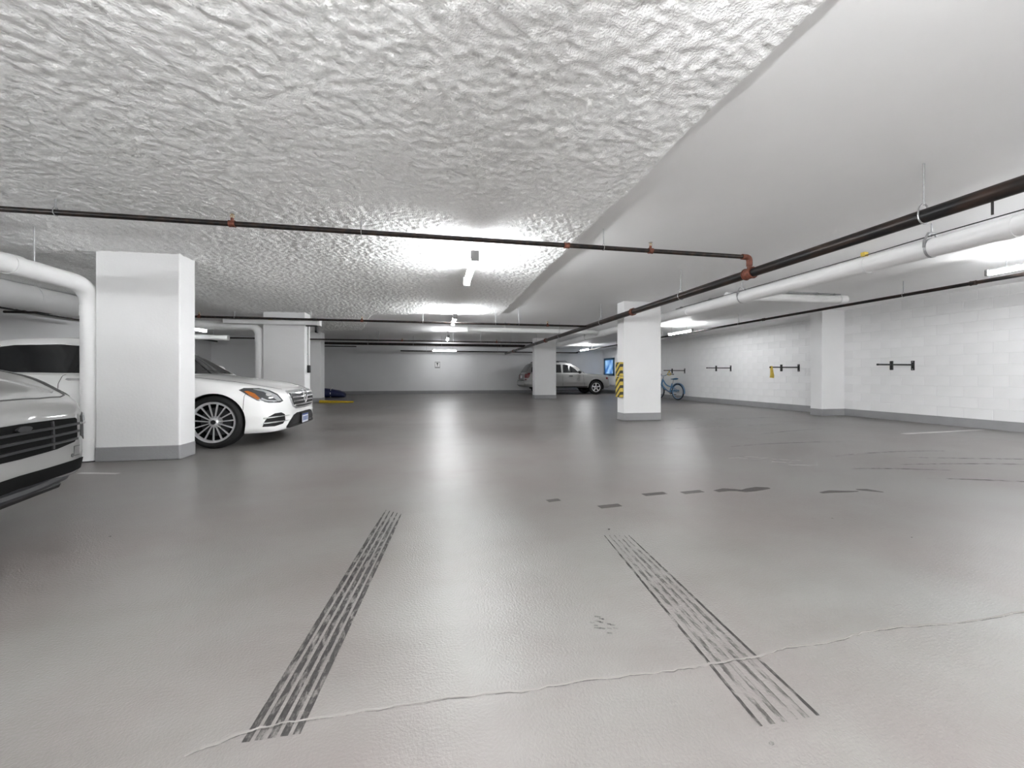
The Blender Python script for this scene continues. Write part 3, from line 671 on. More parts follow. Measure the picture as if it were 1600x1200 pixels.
def cabin_section(wb, zb, wt, zt):
    return [(0, zb), (wb*0.9, zb), (wb, zb+0.03), (wb+(wt-wb)*0.45, zb+(zt-zb)*0.45), (wt+(wb-wt)*0.08, zt-0.10*(zt-zb)-0.01), (wt*0.9, zt-0.030), (wt*0.5, zt-0.008), (0, zt)]
def bvh(bm): return BVHTree.FromBMesh(bm)
def patch(tree, outline, axis, off=0.006, cell=0.05, th=0.006, sign=1.0):
    """a thin shell that follows the body: outline in the plane seen along axis, cast onto the body from outside.
    axis 'y': outline (x, z); axis 'x': outline (y, z); or a horizontal angle in radians (0 = seen from +x), outline given as 3-D points"""
    if axis == 'y': d = Vector((0, -sign, 0)); P = [Vector((a, 0, b)) for a, b in outline]
    elif axis == 'x': d = Vector((-sign, 0, 0)); P = [Vector((0, a, b)) for a, b in outline]
    elif axis == 'z': d = Vector((0, 0, -1)); P = [Vector((a, b, 0)) for a, b in outline]
    else: d = -Vector((math.cos(axis), math.sin(axis), 0)); P = [Vector(p)-d*Vector(p).dot(d) for p in outline]
    bm = new_bm(); f = bm.faces.new([bm.verts.new(p) for p in P])
    u = Vector((0, 0, 1)).cross(d)
    u = u.normalized() if u.length > 0.1 else Vector((1, 0, 0)); v = d.cross(u).normalized()
    for ax in (u, v):
        lo = min(p.dot(ax) for p in P); hi = max(p.dot(ax) for p in P); c = lo+cell
        while c < hi-0.002:
            bmesh.ops.bisect_plane(bm, geom=list(bm.verts)+list(bm.edges)+list(bm.faces), plane_co=ax*c, plane_no=ax); c += cell
    bmesh.ops.triangulate(bm, faces=[f for f in bm.faces if len(f.verts) > 4])
    bm.verts.ensure_lookup_table(); outer = []; inner = []
    for vtx in bm.verts:
        h, nrm, _, _ = tree.ray_cast(vtx.co-d*6, d)
        if h is None:
            h, nrm, _, _ = tree.find_nearest(vtx.co-d*0.9)
        if nrm.dot(d) > 0: nrm = -nrm
        outer.append(h+nrm*off); inner.append(h+nrm*(off-th))
    idx = [[v.index for v in f.verts] for f in bm.faces]
    be = [(e.verts[0].index, e.verts[1].index) for e in bm.edges if len(e.link_faces) == 1]
    out = new_bm(); A = [out.verts.new(p) for p in outer]; Bv = [out.verts.new(p) for p in inner]
    for f in idx:
        try: out.faces.new([A[i] for i in f]); out.faces.new([Bv[i] for i in reversed(f)])
        except ValueError: pass
    for a, b in be:
        try: out.faces.new((A[a], A[b], Bv[b], Bv[a]))
        except ValueError: pass
    bm.free(); return out
def line_patch(tree, pts, axis, width=0.008, off=0.0025, sign=1.0, r=None):
    """a thin dark joint line laid on the body"""
    P = []
    for i in range(len(pts)-1):
        for k in range(8):
            f = k/8; P.append([pts[i][j]*(1-f)+pts[i+1][j]*f for j in range(2)])
    P.append(list(pts[-1])); Q = []
    for a, b in P:
        o, d = (Vector((a, 6*sign, b)), Vector((0, -sign, 0))) if axis == 'y' else (Vector((6*sign, a, b)), Vector((-sign, 0, 0))) if axis == 'x' else (Vector((a, b, 6)), Vector((0, 0, -1)))
        h, nrm, _, _ = tree.ray_cast(o, d)
        if h is not None: Q.append(h+nrm*off*0.3)
    return tube(new_bm(), Q, width/2, 6)
def cut_arches(bm, arches, r, wside, depth=0.42):
    """wheel openings cut out of the body"""
    me = bpy.data.meshes.new('tmp'); bm.to_mesh(me); o = bpy.data.objects.new('tmp', me); COL.objects.link(o); cs = []
    for (x, z) in arches:
        for s in (-1, 1):
            cb = T([(x, s*(wside-depth), z), (x, s*(wside+0.4), z)], r, 40)
            bmesh.ops.recalc_face_normals(cb, faces=cb.faces)
            cm = bpy.data.meshes.new('c'); cb.to_mesh(cm); cb.free(); co = bpy.data.objects.new('c', cm); COL.objects.link(co); cs.append(co)
            md = o.modifiers.new('b', 'BOOLEAN'); md.operation = 'DIFFERENCE'; md.solver = 'EXACT'; md.object = co
    dg = bpy.context.evaluated_depsgraph_get(); em = bpy.data.meshes.new_from_object(o.evaluated_get(dg))
    nb = new_bm(); nb.from_mesh(em)
    for c in cs: bpy.data.objects.remove(c)
    bpy.data.objects.remove(o); bpy.data.meshes.remove(em); return nb
def wheel(parent, x, y, s, R, rim, width, spokes, style):
    """tire with rim, disc and spokes; s = outward side"""
    yo = y; yi = y-s*width
    W = lambda pr: [(r, yo-s*a) for r, a in pr]
    t = obj('wheel', lathe(new_bm(), W([(rim, 0.02), (rim+0.012, 0.004), (R-0.045, 0.0), (R-0.012, 0.022), (R, 0.05), (R, width-0.05), (R-0.012, width-0.022), (R-0.045, width), (rim, width-0.02), (rim, 0.02)]), 'y', (x, 0, R), 48), 'rubber', parent, True, local=True)
    obj('rim', lathe(new_bm(), W([(rim-0.004, 0.012), (rim+0.006, 0.006), (rim+0.006, 0.022), (rim-0.012, 0.03), (rim-0.016, 0.034), (rim-0.024, 0.034), (rim-0.024, 0.026), (rim-0.02, 0.014), (rim-0.004, 0.012)]), 'y', (x, 0, R), 48), 'alloy', t, True, local=True)
    obj('barrel', lathe(new_bm(), W([(rim-0.010, 0.034), (rim-0.014, width-0.03), (rim-0.022, width-0.03), (rim-0.018, 0.034), (rim-0.010, 0.034)]), 'y', (x, 0, R), 40), 'liner_black', t, True, local=True)
    obj('brake_disc', T([(x, yo-s*0.10, R), (x, yo-s*0.13, R)], rim*0.72, 32), 'dark_metal', t, local=True)
    obj('wheel_back', T([(x, yo-s*0.15, R), (x, yo-s*0.17, R)], rim-0.01, 32), 'liner_black', t, local=True)
    obj('hub', lathe(new_bm(), W([(0.0, 0.02), (0.035, 0.018), (0.06, 0.03), (0.075, 0.06), (0.075, 0.10), (0.0, 0.10)]), 'y', (x, 0, R), 24), 'alloy', t, True, local=True)
    obj('hub_cap', T([(x, yo-s*0.016, R), (x, yo-s*0.022, R)], 0.030, 16), 'dark_metal', t, local=True)
    for k in range(spokes):
        a = 2*PI*(k+0.25)/spokes; bm = new_bm(); w0, w1 = style
        ca, sa = math.cos(a), math.sin(a); vs = []
        for (r, hw, dep) in ((0.05, w0, 0.028), (rim*0.55, (w0+w1)/2*0.9, 0.022), (rim-0.008, w1, 0.012)):
            for dd in (0, 0.02):
                for h in (-hw, hw): vs.append(bm.verts.new((x+r*ca-h*sa, yo-s*(dep+dd), R+r*sa+h*ca)))
        for i in (0, 4):
            q = vs[i:i+8]
            for f in ((0, 1, 5, 4), (2, 6, 7, 3), (0, 4, 6, 2), (1, 3, 7, 5)): bm.faces.new([q[j] for j in f])
        bm.faces.new((vs[0], vs[2], vs[3], vs[1])); bm.faces.new((vs[8], vs[9], vs[11], vs[10]))
        obj('spoke', bm, 'alloy', t, local=True)
    return t
def liner(parent, x, s, R, r, w_, depth=0.40):
    bm = new_bm(); n = 40; a0 = []; a1 = []
    for k in range(n+1):
        a = -0.25+(PI+0.5)*k/n
        for lst, y in ((a0, s*(w_-0.02)), (a1, s*(w_-depth))): lst.append(bm.verts.new((x+(r-0.006)*math.cos(a), y, R+(r-0.006)*math.sin(a))))
    for k in range(n): bm.faces.new((a0[k], a0[k+1], a1[k+1], a1[k]))
    bm.faces.new(a1)
    obj('wheel_liner', bm, 'liner_black', parent, local=True)
def sy(out): return [(-a, b) for a, b in reversed(out)]     # mirror a front outline

# ---- white sedan: x forward from the front axle
def white_sedan():
    t = thing('sedan', 'white luxury sedan with chrome grille nosing out behind the near column', 'car', (-2.87, 6.75, 0))
    body = [(0.900, 0.20, 0.30, 0.45, 0.55, 0.18, 0.585), (0.888, 0.42, 0.25, 0.45, 0.615, 0.38, 0.655), (0.86, 0.58, 0.215, 0.45, 0.67, 0.52, 0.725),
            (0.80, 0.71, 0.19, 0.46, 0.715, 0.62, 0.775), (0.70, 0.815, 0.175, 0.48, 0.745, 0.69, 0.805), (0.55, 0.885, 0.17, 0.50, 0.785, 0.745, 0.84),
            (0.30, 0.93, 0.17, 0.53, 0.84, 0.79, 0.885), (0.0, 0.948, 0.17, 0.55, 0.885, 0.81, 0.93), (-0.45, 0.95, 0.18, 0.56, 0.935, 0.83, 0.985), (-0.7, 0.95, 0.18, 0.56, 0.95, 0.85, 0.99),
            (-1.4, 0.95, 0.18, 0.56, 0.965, 0.87, 0.985), (-2.4, 0.95, 0.18, 0.57, 0.985, 0.87, 1.0), (-3.165, 0.945, 0.2, 0.6, 1.0, 0.84, 1.04), (-3.7, 0.92, 0.25, 0.62, 0.99, 0.78, 1.07),
            (-4.1, 0.86, 0.3, 0.62, 0.96, 0.70, 1.05), (-4.3, 0.72, 0.35, 0.62, 0.90, 0.6, 0.97), (-4.36, 0.5, 0.4, 0.62, 0.78, 0.42, 0.82)]
    bm = loft(body, body_section, 90); tree = bvh(bm)
    R, rim, ra = 0.347, 0.262, 0.378
    bm = cut_arches(bm, ((0, R), (-3.165, R)), ra, 0.95)
    obj('body', bm, 'white_paint', t, True, local=True)
    cab = [(-0.40, 0.72, 0.90, 0.66, 0.965), (-0.62, 0.78, 0.90, 0.66, 1.10), (-0.9, 0.81, 0.90, 0.655, 1.275), (-1.2, 0.82, 0.90, 0.65, 1.405), (-1.5, 0.825, 0.90, 0.645, 1.462), (-1.85, 0.83, 0.90, 0.64, 1.482),
           (-2.3, 0.83, 0.90, 0.635, 1.465), (-2.75, 0.82, 0.92, 0.62, 1.40), (-3.1, 0.79, 0.95, 0.60, 1.29), (-3.4, 0.75, 0.98, 0.57, 1.15), (-3.6, 0.70, 1.0, 0.54, 1.05)]
    cb = loft(cab, cabin_section, 60); ctree = bvh(cb)
    obj('roof', cb, 'white_paint', t, True, local=True)
    dlo = [(-0.80, 1.0), (-1.0, 1.13), (-1.22, 1.255), (-1.5, 1.335), (-1.85, 1.362), (-2.35, 1.345), (-2.70, 1.285), (-2.95, 1.19), (-3.08, 1.10), (-3.0, 1.03), (-2.4, 0.995), (-1.6, 0.985)]
    for s in (-1, 1):
        obj('side_window', patch(ctree, dlo, 'y', 0.006, 0.08, sign=s), 'dark_glass', t, True, local=True)
        obj('window_trim', line_patch(ctree, dlo+dlo[:1], 'y', 0.012, 0.02, sign=s), 'chrome', t, local=True)
        for px in (-1.64, -2.55):
            obj('door_pillar', patch(ctree, [(px+0.03, 0.995), (px+0.06, 1.33), (px, 1.335), (px-0.05, 0.995)], 'y', 0.009, 0.08, sign=s), 'black_plastic', t, True, local=True)
        for pl in ([(-2.78, 1.0), (-2.80, 0.9), (-2.86, 0.8), (-2.9, 0.73)], [(-1.66, 0.985), (-1.69, 0.86), (-1.68, 0.6), (-1.70, 0.25)], [(-0.52, 0.93), (-0.45, 0.6), (-0.5, 0.25)]):
            obj('door_seam', line_patch(tree, pl, 'y', 0.007, sign=s), 'seam_dark', t, local=True)
        for px in (-1.61, -2.68):
            obj('door_handle', patch(tree, [(px, 0.905), (px+0.02, 0.92), (px+0.23, 0.92), (px+0.25, 0.905), (px+0.23, 0.893), (px+0.02, 0.893)], 'y', 0.03, 0.08, 0.02, sign=s), 'chrome', t, True, local=True)
        m = [(-0.74, s*0.97, 1.0), (-0.74, s*1.05, 1.06), (-0.9, s*0.98, 1.05)]
        mb = new_bm(); bmesh.ops.create_icosphere(mb, subdivisions=3, radius=1, matrix=Matrix.Translation((-0.85, s*1.0, 1.06)) @ Matrix.Diagonal((0.075, 0.12, 0.075, 1)))
        obj('mirror', mb, 'white_paint', t, True, local=True)
        # headlight
        ang = s*0.95
        hl = [(0.30, 0.915, 0.765), (0.36, 0.90, 0.79), (0.55, 0.84, 0.785), (0.66, 0.765, 0.755), (0.74, 0.69, 0.70), (0.80, 0.635, 0.605), (0.77, 0.68, 0.585), (0.66, 0.80, 0.588), (0.52, 0.875, 0.625), (0.40, 0.91, 0.70)]
        H = [(x, s*y, z) for x, y, z in hl]
        h = obj('headlight', patch(tree, H, ang, 0.006, 0.04, 0.012), 'lens_grey', t, True, local=True, label='clear dark headlight')
        am = [(0.36, 0.905, 0.748), (0.41, 0.90, 0.750), (0.49, 0.87, 0.715), (0.56, 0.855, 0.650), (0.53, 0.865, 0.635), (0.43, 0.905, 0.698)]
        obj('turn_signal', patch(tree, [(x, s*y, z) for x, y, z in am], ang, 0.010, 0.04, 0.008), 'amber', h, True, local=True)
        ls = [(0.48, 0.88, 0.772), (0.58, 0.83, 0.765), (0.65, 0.77, 0.735), (0.73, 0.70, 0.685), (0.78, 0.655, 0.61), (0.74, 0.70, 0.605), (0.68, 0.755, 0.675), (0.60, 0.82, 0.735)]
        obj('light_strip', patch(tree, [(x, s*y, z) for x, y, z in ls], ang, 0.010, 0.04, 0.008), 'lens_light', h, True, local=True)
        l2 = [(0.57, 0.85, 0.64), (0.64, 0.815, 0.612), (0.735, 0.72, 0.603), (0.735, 0.72, 0.614), (0.645, 0.81, 0.626), (0.575, 0.845, 0.66)]
        obj('light_guide', patch(tree, [(x, s*y, z) for x, y, z in l2], ang, 0.011, 0.04, 0.008), 'lens_light', h, True, local=True)
        pj = [(0.655+0.035*math.cos(a), 0.79-0.02*math.cos(a), 0.70+0.022*math.sin(a)) for a in [2*PI*k/12 for k in range(12)]]
        obj('projector', patch(tree, [(x, s*y, z) for x, y, z in pj], ang, 0.012, 0.03, 0.01), 'chrome', h, True, local=True)
        # side intake of the bumper with two chrome blades
        it = [(0.60, 0.86, 0.265), (0.62, 0.85, 0.335), (0.66, 0.83, 0.395), (0.735, 0.77, 0.44), (0.80, 0.69, 0.445), (0.835, 0.64, 0.415), (0.84, 0.63, 0.33), (0.82, 0.67, 0.285), (0.74, 0.77, 0.262)]
        g = obj('side_intake', patch(tree, [(x, s*y, z) for x, y, z in it], s*0.7, 0.003, 0.04, 0.01), 'black_plastic', t, True, local=True)
        for z in (0.315, 0.385):
            bl = [(0.61, 0.86, z-0.01), (0.74, 0.77, z-0.002), (0.875, 0.52, z+0.012), (0.74, 0.77, z+0.016), (0.61, 0.86, z+0.008)]
            obj('intake_blade', patch(tree, [(x, s*y, z_) for x, y, z_ in bl], s*0.7, 0.012, 0.05, 0.012), 'chrome', g, True, local=True)
        obj('rocker_seam', line_patch(tree, [(0.40, 0.78), (0.36, 0.68), (0.35, 0.5)], 'y', 0.006, sign=s), 'seam_dark', t, local=True)
        obj('bonnet_seam', line_patch(tree, [(-0.5, s*0.77), (0.1, s*0.735), (0.45, s*0.69), (0.74, s*0.52)], 'z', 0.006), 'seam_dark', t, local=True)
        tl = [(-4.05, 0.62), (-4.25, 0.6), (-4.36, 0.75), (-4.2, 0.93), (-3.95, 0.92)]
        obj('tail_light', patch(tree, tl, 'y', 0.006, 0.08, sign=s), 'red_lens', t, True, local=True)
    ws = [(-0.60, 0.965), (-0.70, 1.06), (0.0, 1.06), (0.70, 1.06), (0.60, 0.965)]
    wsn = [(-0.64, 0.985), (-0.60, 1.38), (-0.3, 1.42), (0, 1.43), (0.3, 1.42), (0.60, 1.38), (0.64, 0.985)]
    obj('windscreen', patch(ctree, wsn, 'x', 0.006, 0.08), 'dark_glass', t, True, local=True)
    obj('rear_window', patch(ctree, [(-0.52, 1.10), (-0.50, 1.36), (0.50, 1.36), (0.52, 1.10)], 'x', 0.006, 0.08, sign=-1), 'dark_glass', t, True, local=True)
    obj('wiper', T([(-0.47, -0.62, 1.01), (-0.52, 0.0, 1.035), (-0.50, 0.45, 1.02)], 0.012, 6), 'black_plastic', t, local=True)
    # grille: chrome shield with dark field and four double bars
    def shield(k): return [(-0.54*k, 0.735), (-0.56*k, 0.71), (-0.52*k, 0.60), (-0.46*k, 0.51), (-0.36*k, 0.475), (0, 0.465), (0.36*k, 0.475), (0.46*k, 0.51), (0.52*k, 0.60), (0.56*k, 0.71), (0.54*k, 0.735), (0, 0.755)]
    fr = obj('grille_frame', patch(tree, shield(1), 'x', 0.010, 0.05, 0.02), 'chrome', t, True, local=True, label='chrome grille surround')
    inner = [(y*0.90, 0.61+(z-0.61)*0.80) for y, z in shield(1)]
    gr = obj('grille', patch(tree, inner, 'x', 0.016, 0.05, 0.012), 'black_plastic', t, True, local=True)
    for z, hw in ((0.695, 0.49), (0.64, 0.47), (0.585, 0.445), (0.53, 0.41)):
        obj('grille_bar', patch(tree, [(-hw, z-0.009), (-hw, z+0.009), (hw, z+0.009), (hw, z-0.009)], 'x', 0.026, 0.06, 0.014), 'chrome', gr, True, local=True)
    obj('grille_bar', patch(tree, [(-0.012, 0.52), (-0.012, 0.745), (0.012, 0.745), (0.012, 0.52)], 'x', 0.03, 0.06, 0.014), 'chrome', gr, True, local=True)
    em = obj('emblem_ring', lathe(new_bm(), [(0.075, 0.925), (0.085, 0.935), (0.088, 0.925), (0.085, 0.915), (0.075, 0.925)], 'x', (0, 0, 0.635), 32), 'chrome', t, True, local=True)
    bm = new_bm()
    for k in range(3):
        a = PI/2+2*PI*k/3
        ps = [(0.925, 0.08*math.cos(a), 0.635+0.08*math.sin(a)), (0.93, 0.014*math.cos(a+PI/3), 0.635+0.014*math.sin(a+PI/3)), (0.93, 0.014*math.cos(a-PI/3), 0.635+0.014*math.sin(a-PI/3)), (0.938, 0, 0.635)]
        v = [bm.verts.new(p) for p in ps]
        bm.faces.new((v[0], v[1], v[3])); bm.faces.new((v[0], v[3], v[2])); bm.faces.new((v[0], v[2], v[1])); bm.faces.new((v[1], v[2], v[3]))
    obj('emblem_star', bm, 'chrome', em, local=True)
    lw = [(-0.60, 0.235), (-0.54, 0.30), (-0.42, 0.385), (-0.30, 0.41), (0.30, 0.41), (0.42, 0.385), (0.54, 0.30), (0.60, 0.235)]
    obj('lower_intake', patch(tree, lw, 'x', 0.004, 0.05, 0.01), 'black_plastic', t, True, local=True)
    obj('front_splitter', patch(tree, [(-0.60, 0.222), (-0.56, 0.245), (0.56, 0.245), (0.60, 0.222)], 'x', 0.018, 0.06, 0.02), 'black_plastic', t, True, local=True)
    pl = obj('licence_plate', B(0.912, 0.925, -0.155, 0.155, 0.225, 0.385, bevel=0.003), 'black_plastic', t, local=True)
    obj('plate_face', B(0.924, 0.928, -0.14, 0.14, 0.238, 0.37, bevel=0.002), 'plate_white', pl, local=True)
    obj('plate_header', B(0.927, 0.930, -0.14, 0.14, 0.348, 0.37), 'plate_blue', pl, local=True)
    for k in range(6): obj('plate_character', B(0.927, 0.930, -0.115+k*0.04, -0.092+k*0.04, 0.265, 0.33), 'plate_blue', pl, local=True)
    for x in (0, -3.165):
        for s in (-1, 1):
            wheel(t, x, s*0.945, s, R, rim, 0.245, 15, (0.006, 0.009)); liner(t, x, s, R, ra, 0.95)
    for o in t.children:                                # shorter, rounder nose
        for q in ([o]+list(o.children)) if not o.name.startswith('wheel') else []:
            for v in q.data.vertices:
                if v.co.x > 0.36: v.co.x = 0.36+(v.co.x-0.36)*0.84
    return t
white_sedan()

# ---- grey-white suv at the left edge: only its front end shows
def crayon_suv():
    t = thing('suv', 'chalk grey suv cut by the left edge, black slatted grille forward', 'car', (-3.124, 2.39, 0), math.radians(12))
    body = [(0.945, 0.25, 0.38, 0.52, 0.65, 0.22, 0.695), (0.93, 0.50, 0.335, 0.52, 0.70, 0.44, 0.755), (0.895, 0.66, 0.305, 0.53, 0.757, 0.58, 0.80), (0.83, 0.78, 0.285, 0.55, 0.80, 0.67, 0.845),
            (0.72, 0.875, 0.27, 0.58, 0.867, 0.73, 0.885), (0.55, 0.94, 0.26, 0.62, 0.955, 0.775, 0.925), (0.30, 0.975, 0.25, 0.66, 1.01, 0.80, 0.965), (0.0, 0.985, 0.25, 0.69, 1.03, 0.82, 1.005),
            (-0.5, 0.99, 0.25, 0.70, 1.02, 0.84, 1.055), (-1.3, 0.99, 0.25, 0.72, 1.05, 0.87, 1.075), (-2.9, 0.99, 0.27, 0.75, 1.10, 0.86, 1.12), (-3.5, 0.96, 0.33, 0.78, 1.10, 0.82, 1.13), (-3.85, 0.86, 0.4, 0.78, 1.05, 0.74, 1.1), (-3.97, 0.6, 0.5, 0.75, 0.92, 0.5, 0.96)]
    bm = loft(body, body_section, 90); tree = bvh(bm)
    R, rim, ra = 0.375, 0.265, 0.42
    bm = cut_arches(bm, ((0, R), (-2.895, R)), ra, 0.99)
    obj('body', bm, 'crayon_paint', t, True, local=True)
    cab = [(-0.50, 0.76, 1.0, 0.68, 1.04), (-0.8, 0.82, 1.0, 0.69, 1.25), (-1.2, 0.86, 1.0, 0.69, 1.52), (-1.6, 0.87, 1.0, 0.685, 1.64), (-2.1, 0.87, 1.0, 0.68, 1.675), (-2.8, 0.86, 1.02, 0.66, 1.63), (-3.3, 0.83, 1.03, 0.63, 1.50), (-3.7, 0.78, 1.05, 0.58, 1.22), (-3.8, 0.76, 1.06, 0.56, 1.12)]
    cb = loft(cab, cabin_section, 50); ctree = bvh(cb)
    obj('roof', cb, 'crayon_paint', t, True, local=True)
    dlo = [(-0.98, 1.10), (-1.35, 1.42), (-1.7, 1.52), (-2.2, 1.54), (-2.8, 1.47), (-3.25, 1.27), (-3.2, 1.16), (-2.0, 1.10)]
    for s in (-1, 1):
        obj('side_window', patch(ctree, dlo, 'y', 0.006, 0.1, sign=s), 'dark_glass', t, True, local=True)
        mb = new_bm(); bmesh.ops.create_icosphere(mb, subdivisions=3, radius=1, matrix=Matrix.Translation((-0.95, s*1.05, 1.13)) @ Matrix.Diagonal((0.08, 0.12, 0.085, 1)))
        obj('mirror', mb, 'crayon_paint', t, True, local=True)
        # headlight lying on the fender crest
        hl = [(0.20, 0.84), (0.30, 0.905), (0.50, 0.885), (0.66, 0.83), (0.755, 0.78), (0.745, 0.745), (0.60, 0.755), (0.40, 0.785), (0.26, 0.80)]
        h = obj('headlight', patch(tree, [(x, s*y) for x, y in hl], 'z', 0.005, 0.04, 0.012), 'lens_light', t, True, local=True, label='pale headlight on top of the fender')
        obj('headlight_rim', line_patch(tree, [(0.14, s*0.80), (0.26, s*0.79), (0.40, s*0.775), (0.60, s*0.745), (0.75, s*0.735), (0.775, s*0.77)], 'z', 0.010), 'seam_dark', h, local=True)
        # corner intake with a clear running light
        it = [(0.79, 0.78, 0.53), (0.79, 0.78, 0.64), (0.82, 0.75, 0.705), (0.87, 0.68, 0.70), (0.905, 0.60, 0.685), (0.91, 0.585, 0.555), (0.86, 0.70, 0.515)]
        g = obj('corner_intake', patch(tree, [(x, s*y, z) for x, y, z in it], s*0.65, 0.004, 0.04, 0.012), 'black_plastic', t, True, local=True)
        dr = [(0.815, 0.755, 0.645), (0.835, 0.735, 0.695), (0.885, 0.65, 0.685), (0.88, 0.66, 0.645)]
        obj('running_light', patch(tree, [(x, s*y, z) for x, y, z in dr], s*0.65, 0.012, 0.04, 0.012), 'lens_light', g, True, local=True)
        obj('intake_blade', patch(tree, [(0.91, s*0.585, 0.630), (0.79, s*0.78, 0.620), (0.79, s*0.78, 0.632), (0.91, s*0.585, 0.645)], s*0.65, 0.014, 0.05, 0.012), 'crayon_paint', g, True, local=True)
        obj('tow_cover', line_patch(tree, [(s*0.58, 0.49), (s*0.49, 0.495), (s*0.49, 0.435), (s*0.58, 0.43)], 'x', 0.005), 'seam_dark', t, local=True)
        obj('parking_sensor', patch(tree, [(s*0.47+0.014*math.cos(a), 0.44+0.012*math.sin(a)) for a in [2*PI*k/10 for k in range(10)]], 'x', 0.003, 0.05, 0.004), 'seam_dark', t, True, local=True)
        obj('bonnet_crease', line_patch(tree, [(-0.45, s*0.42), (0.2, s*0.44), (0.55, s*0.50), (0.79, s*0.56)], 'z', 0.030, 0.0), 'crayon_paint', t, True, local=True)
        obj('bonnet_seam', line_patch(tree, [(-0.5, s*0.80), (0.1, s*0.785), (0.40, s*0.765), (0.65, s*0.72), (0.80, s*0.665)], 'z', 0.009), 'seam_dark', t, local=True)
    obj('bonnet_seam', line_patch(tree, [(0.80, -0.665), (0.835, -0.55), (0.865, -0.3), (0.872, 0.0), (0.865, 0.3), (0.835, 0.55), (0.80, 0.665)], 'z', 0.009), 'seam_dark', t, local=True)
    # grille
    go = [(-0.51, 0.680), (-0.53, 0.668), (-0.53, 0.555), (-0.49, 0.525), (-0.3, 0.508), (0, 0.503), (0.3, 0.508), (0.49, 0.525), (0.53, 0.555), (0.53, 0.668), (0.51, 0.680), (0.3, 0.688), (0, 0.692), (-0.3, 0.688)]
    gr = obj('grille', patch(tree, go, 'x', 0.004, 0.05, 0.012), 'liner_black', t, True, local=True)
    for z, hw in ((0.640, 0.525), (0.592, 0.525), (0.545, 0.50)):
        obj('grille_slat', patch(tree, [(-hw, z-0.007), (-hw, z+0.007), (0, z+0.010), (hw, z+0.007), (hw, z-0.007), (0, z-0.004)], 'x', 0.018, 0.07, 0.014), 'dark_metal', gr, True, local=True)
    for y in (-0.25, 0.25): obj('grille_divider', patch(tree, [(y-0.008, 0.515), (y-0.008, 0.68), (y+0.008, 0.68), (y+0.008, 0.515)], 'x', 0.012, 0.07, 0.01), 'dark_metal', gr, True, local=True)
    obj('front_sensor', patch(tree, [(0.055*math.cos(a), 0.664+0.016*math.sin(a)) for a in [2*PI*k/14 for k in range(14)]], 'x', 0.022, 0.06, 0.012), 'dark_metal', gr, True, local=True)
    lw = [(-0.75, 0.385), (-0.60, 0.405), (0, 0.415), (0.60, 0.405), (0.75, 0.385), (0.70, 0.33), (0.5, 0.335), (0, 0.345), (-0.5, 0.335), (-0.70, 0.33)]
    obj('lower_intake', patch(tree, lw, 'x', 0.006, 0.06, 0.014), 'liner_black', t, True, local=True)
    bm = new_bm()
    tube(bm, bend([(0.55, -0.86, 0.295), (0.86, -0.62, 0.305), (0.955, 0, 0.315), (0.86, 0.62, 0.305), (0.55, 0.86, 0.295)], 0.2), 0.028, 8)
    obj('skid_lip', bm, 'dark_metal', t, True, local=True)
    obj('under_tray', B(-0.2, 0.80, -0.66, 0.66, 0.20, 0.26, bevel=0.03), 'black_plastic', t, local=True)
    obj('windscreen', patch(ctree, [(-0.66, 1.07), (-0.62, 1.55), (0, 1.60), (0.62, 1.55), (0.66, 1.07)], 'x', 0.006, 0.1), 'dark_glass', t, True, local=True)
    for x in (0, -2.895):
        for s in (-1, 1):
            wheel(t, x, s*0.985, s, R, rim, 0.275, 10, (0.016, 0.02)); liner(t, x, s, R, ra, 0.99, 0.44)
    return t
crayon_suv()

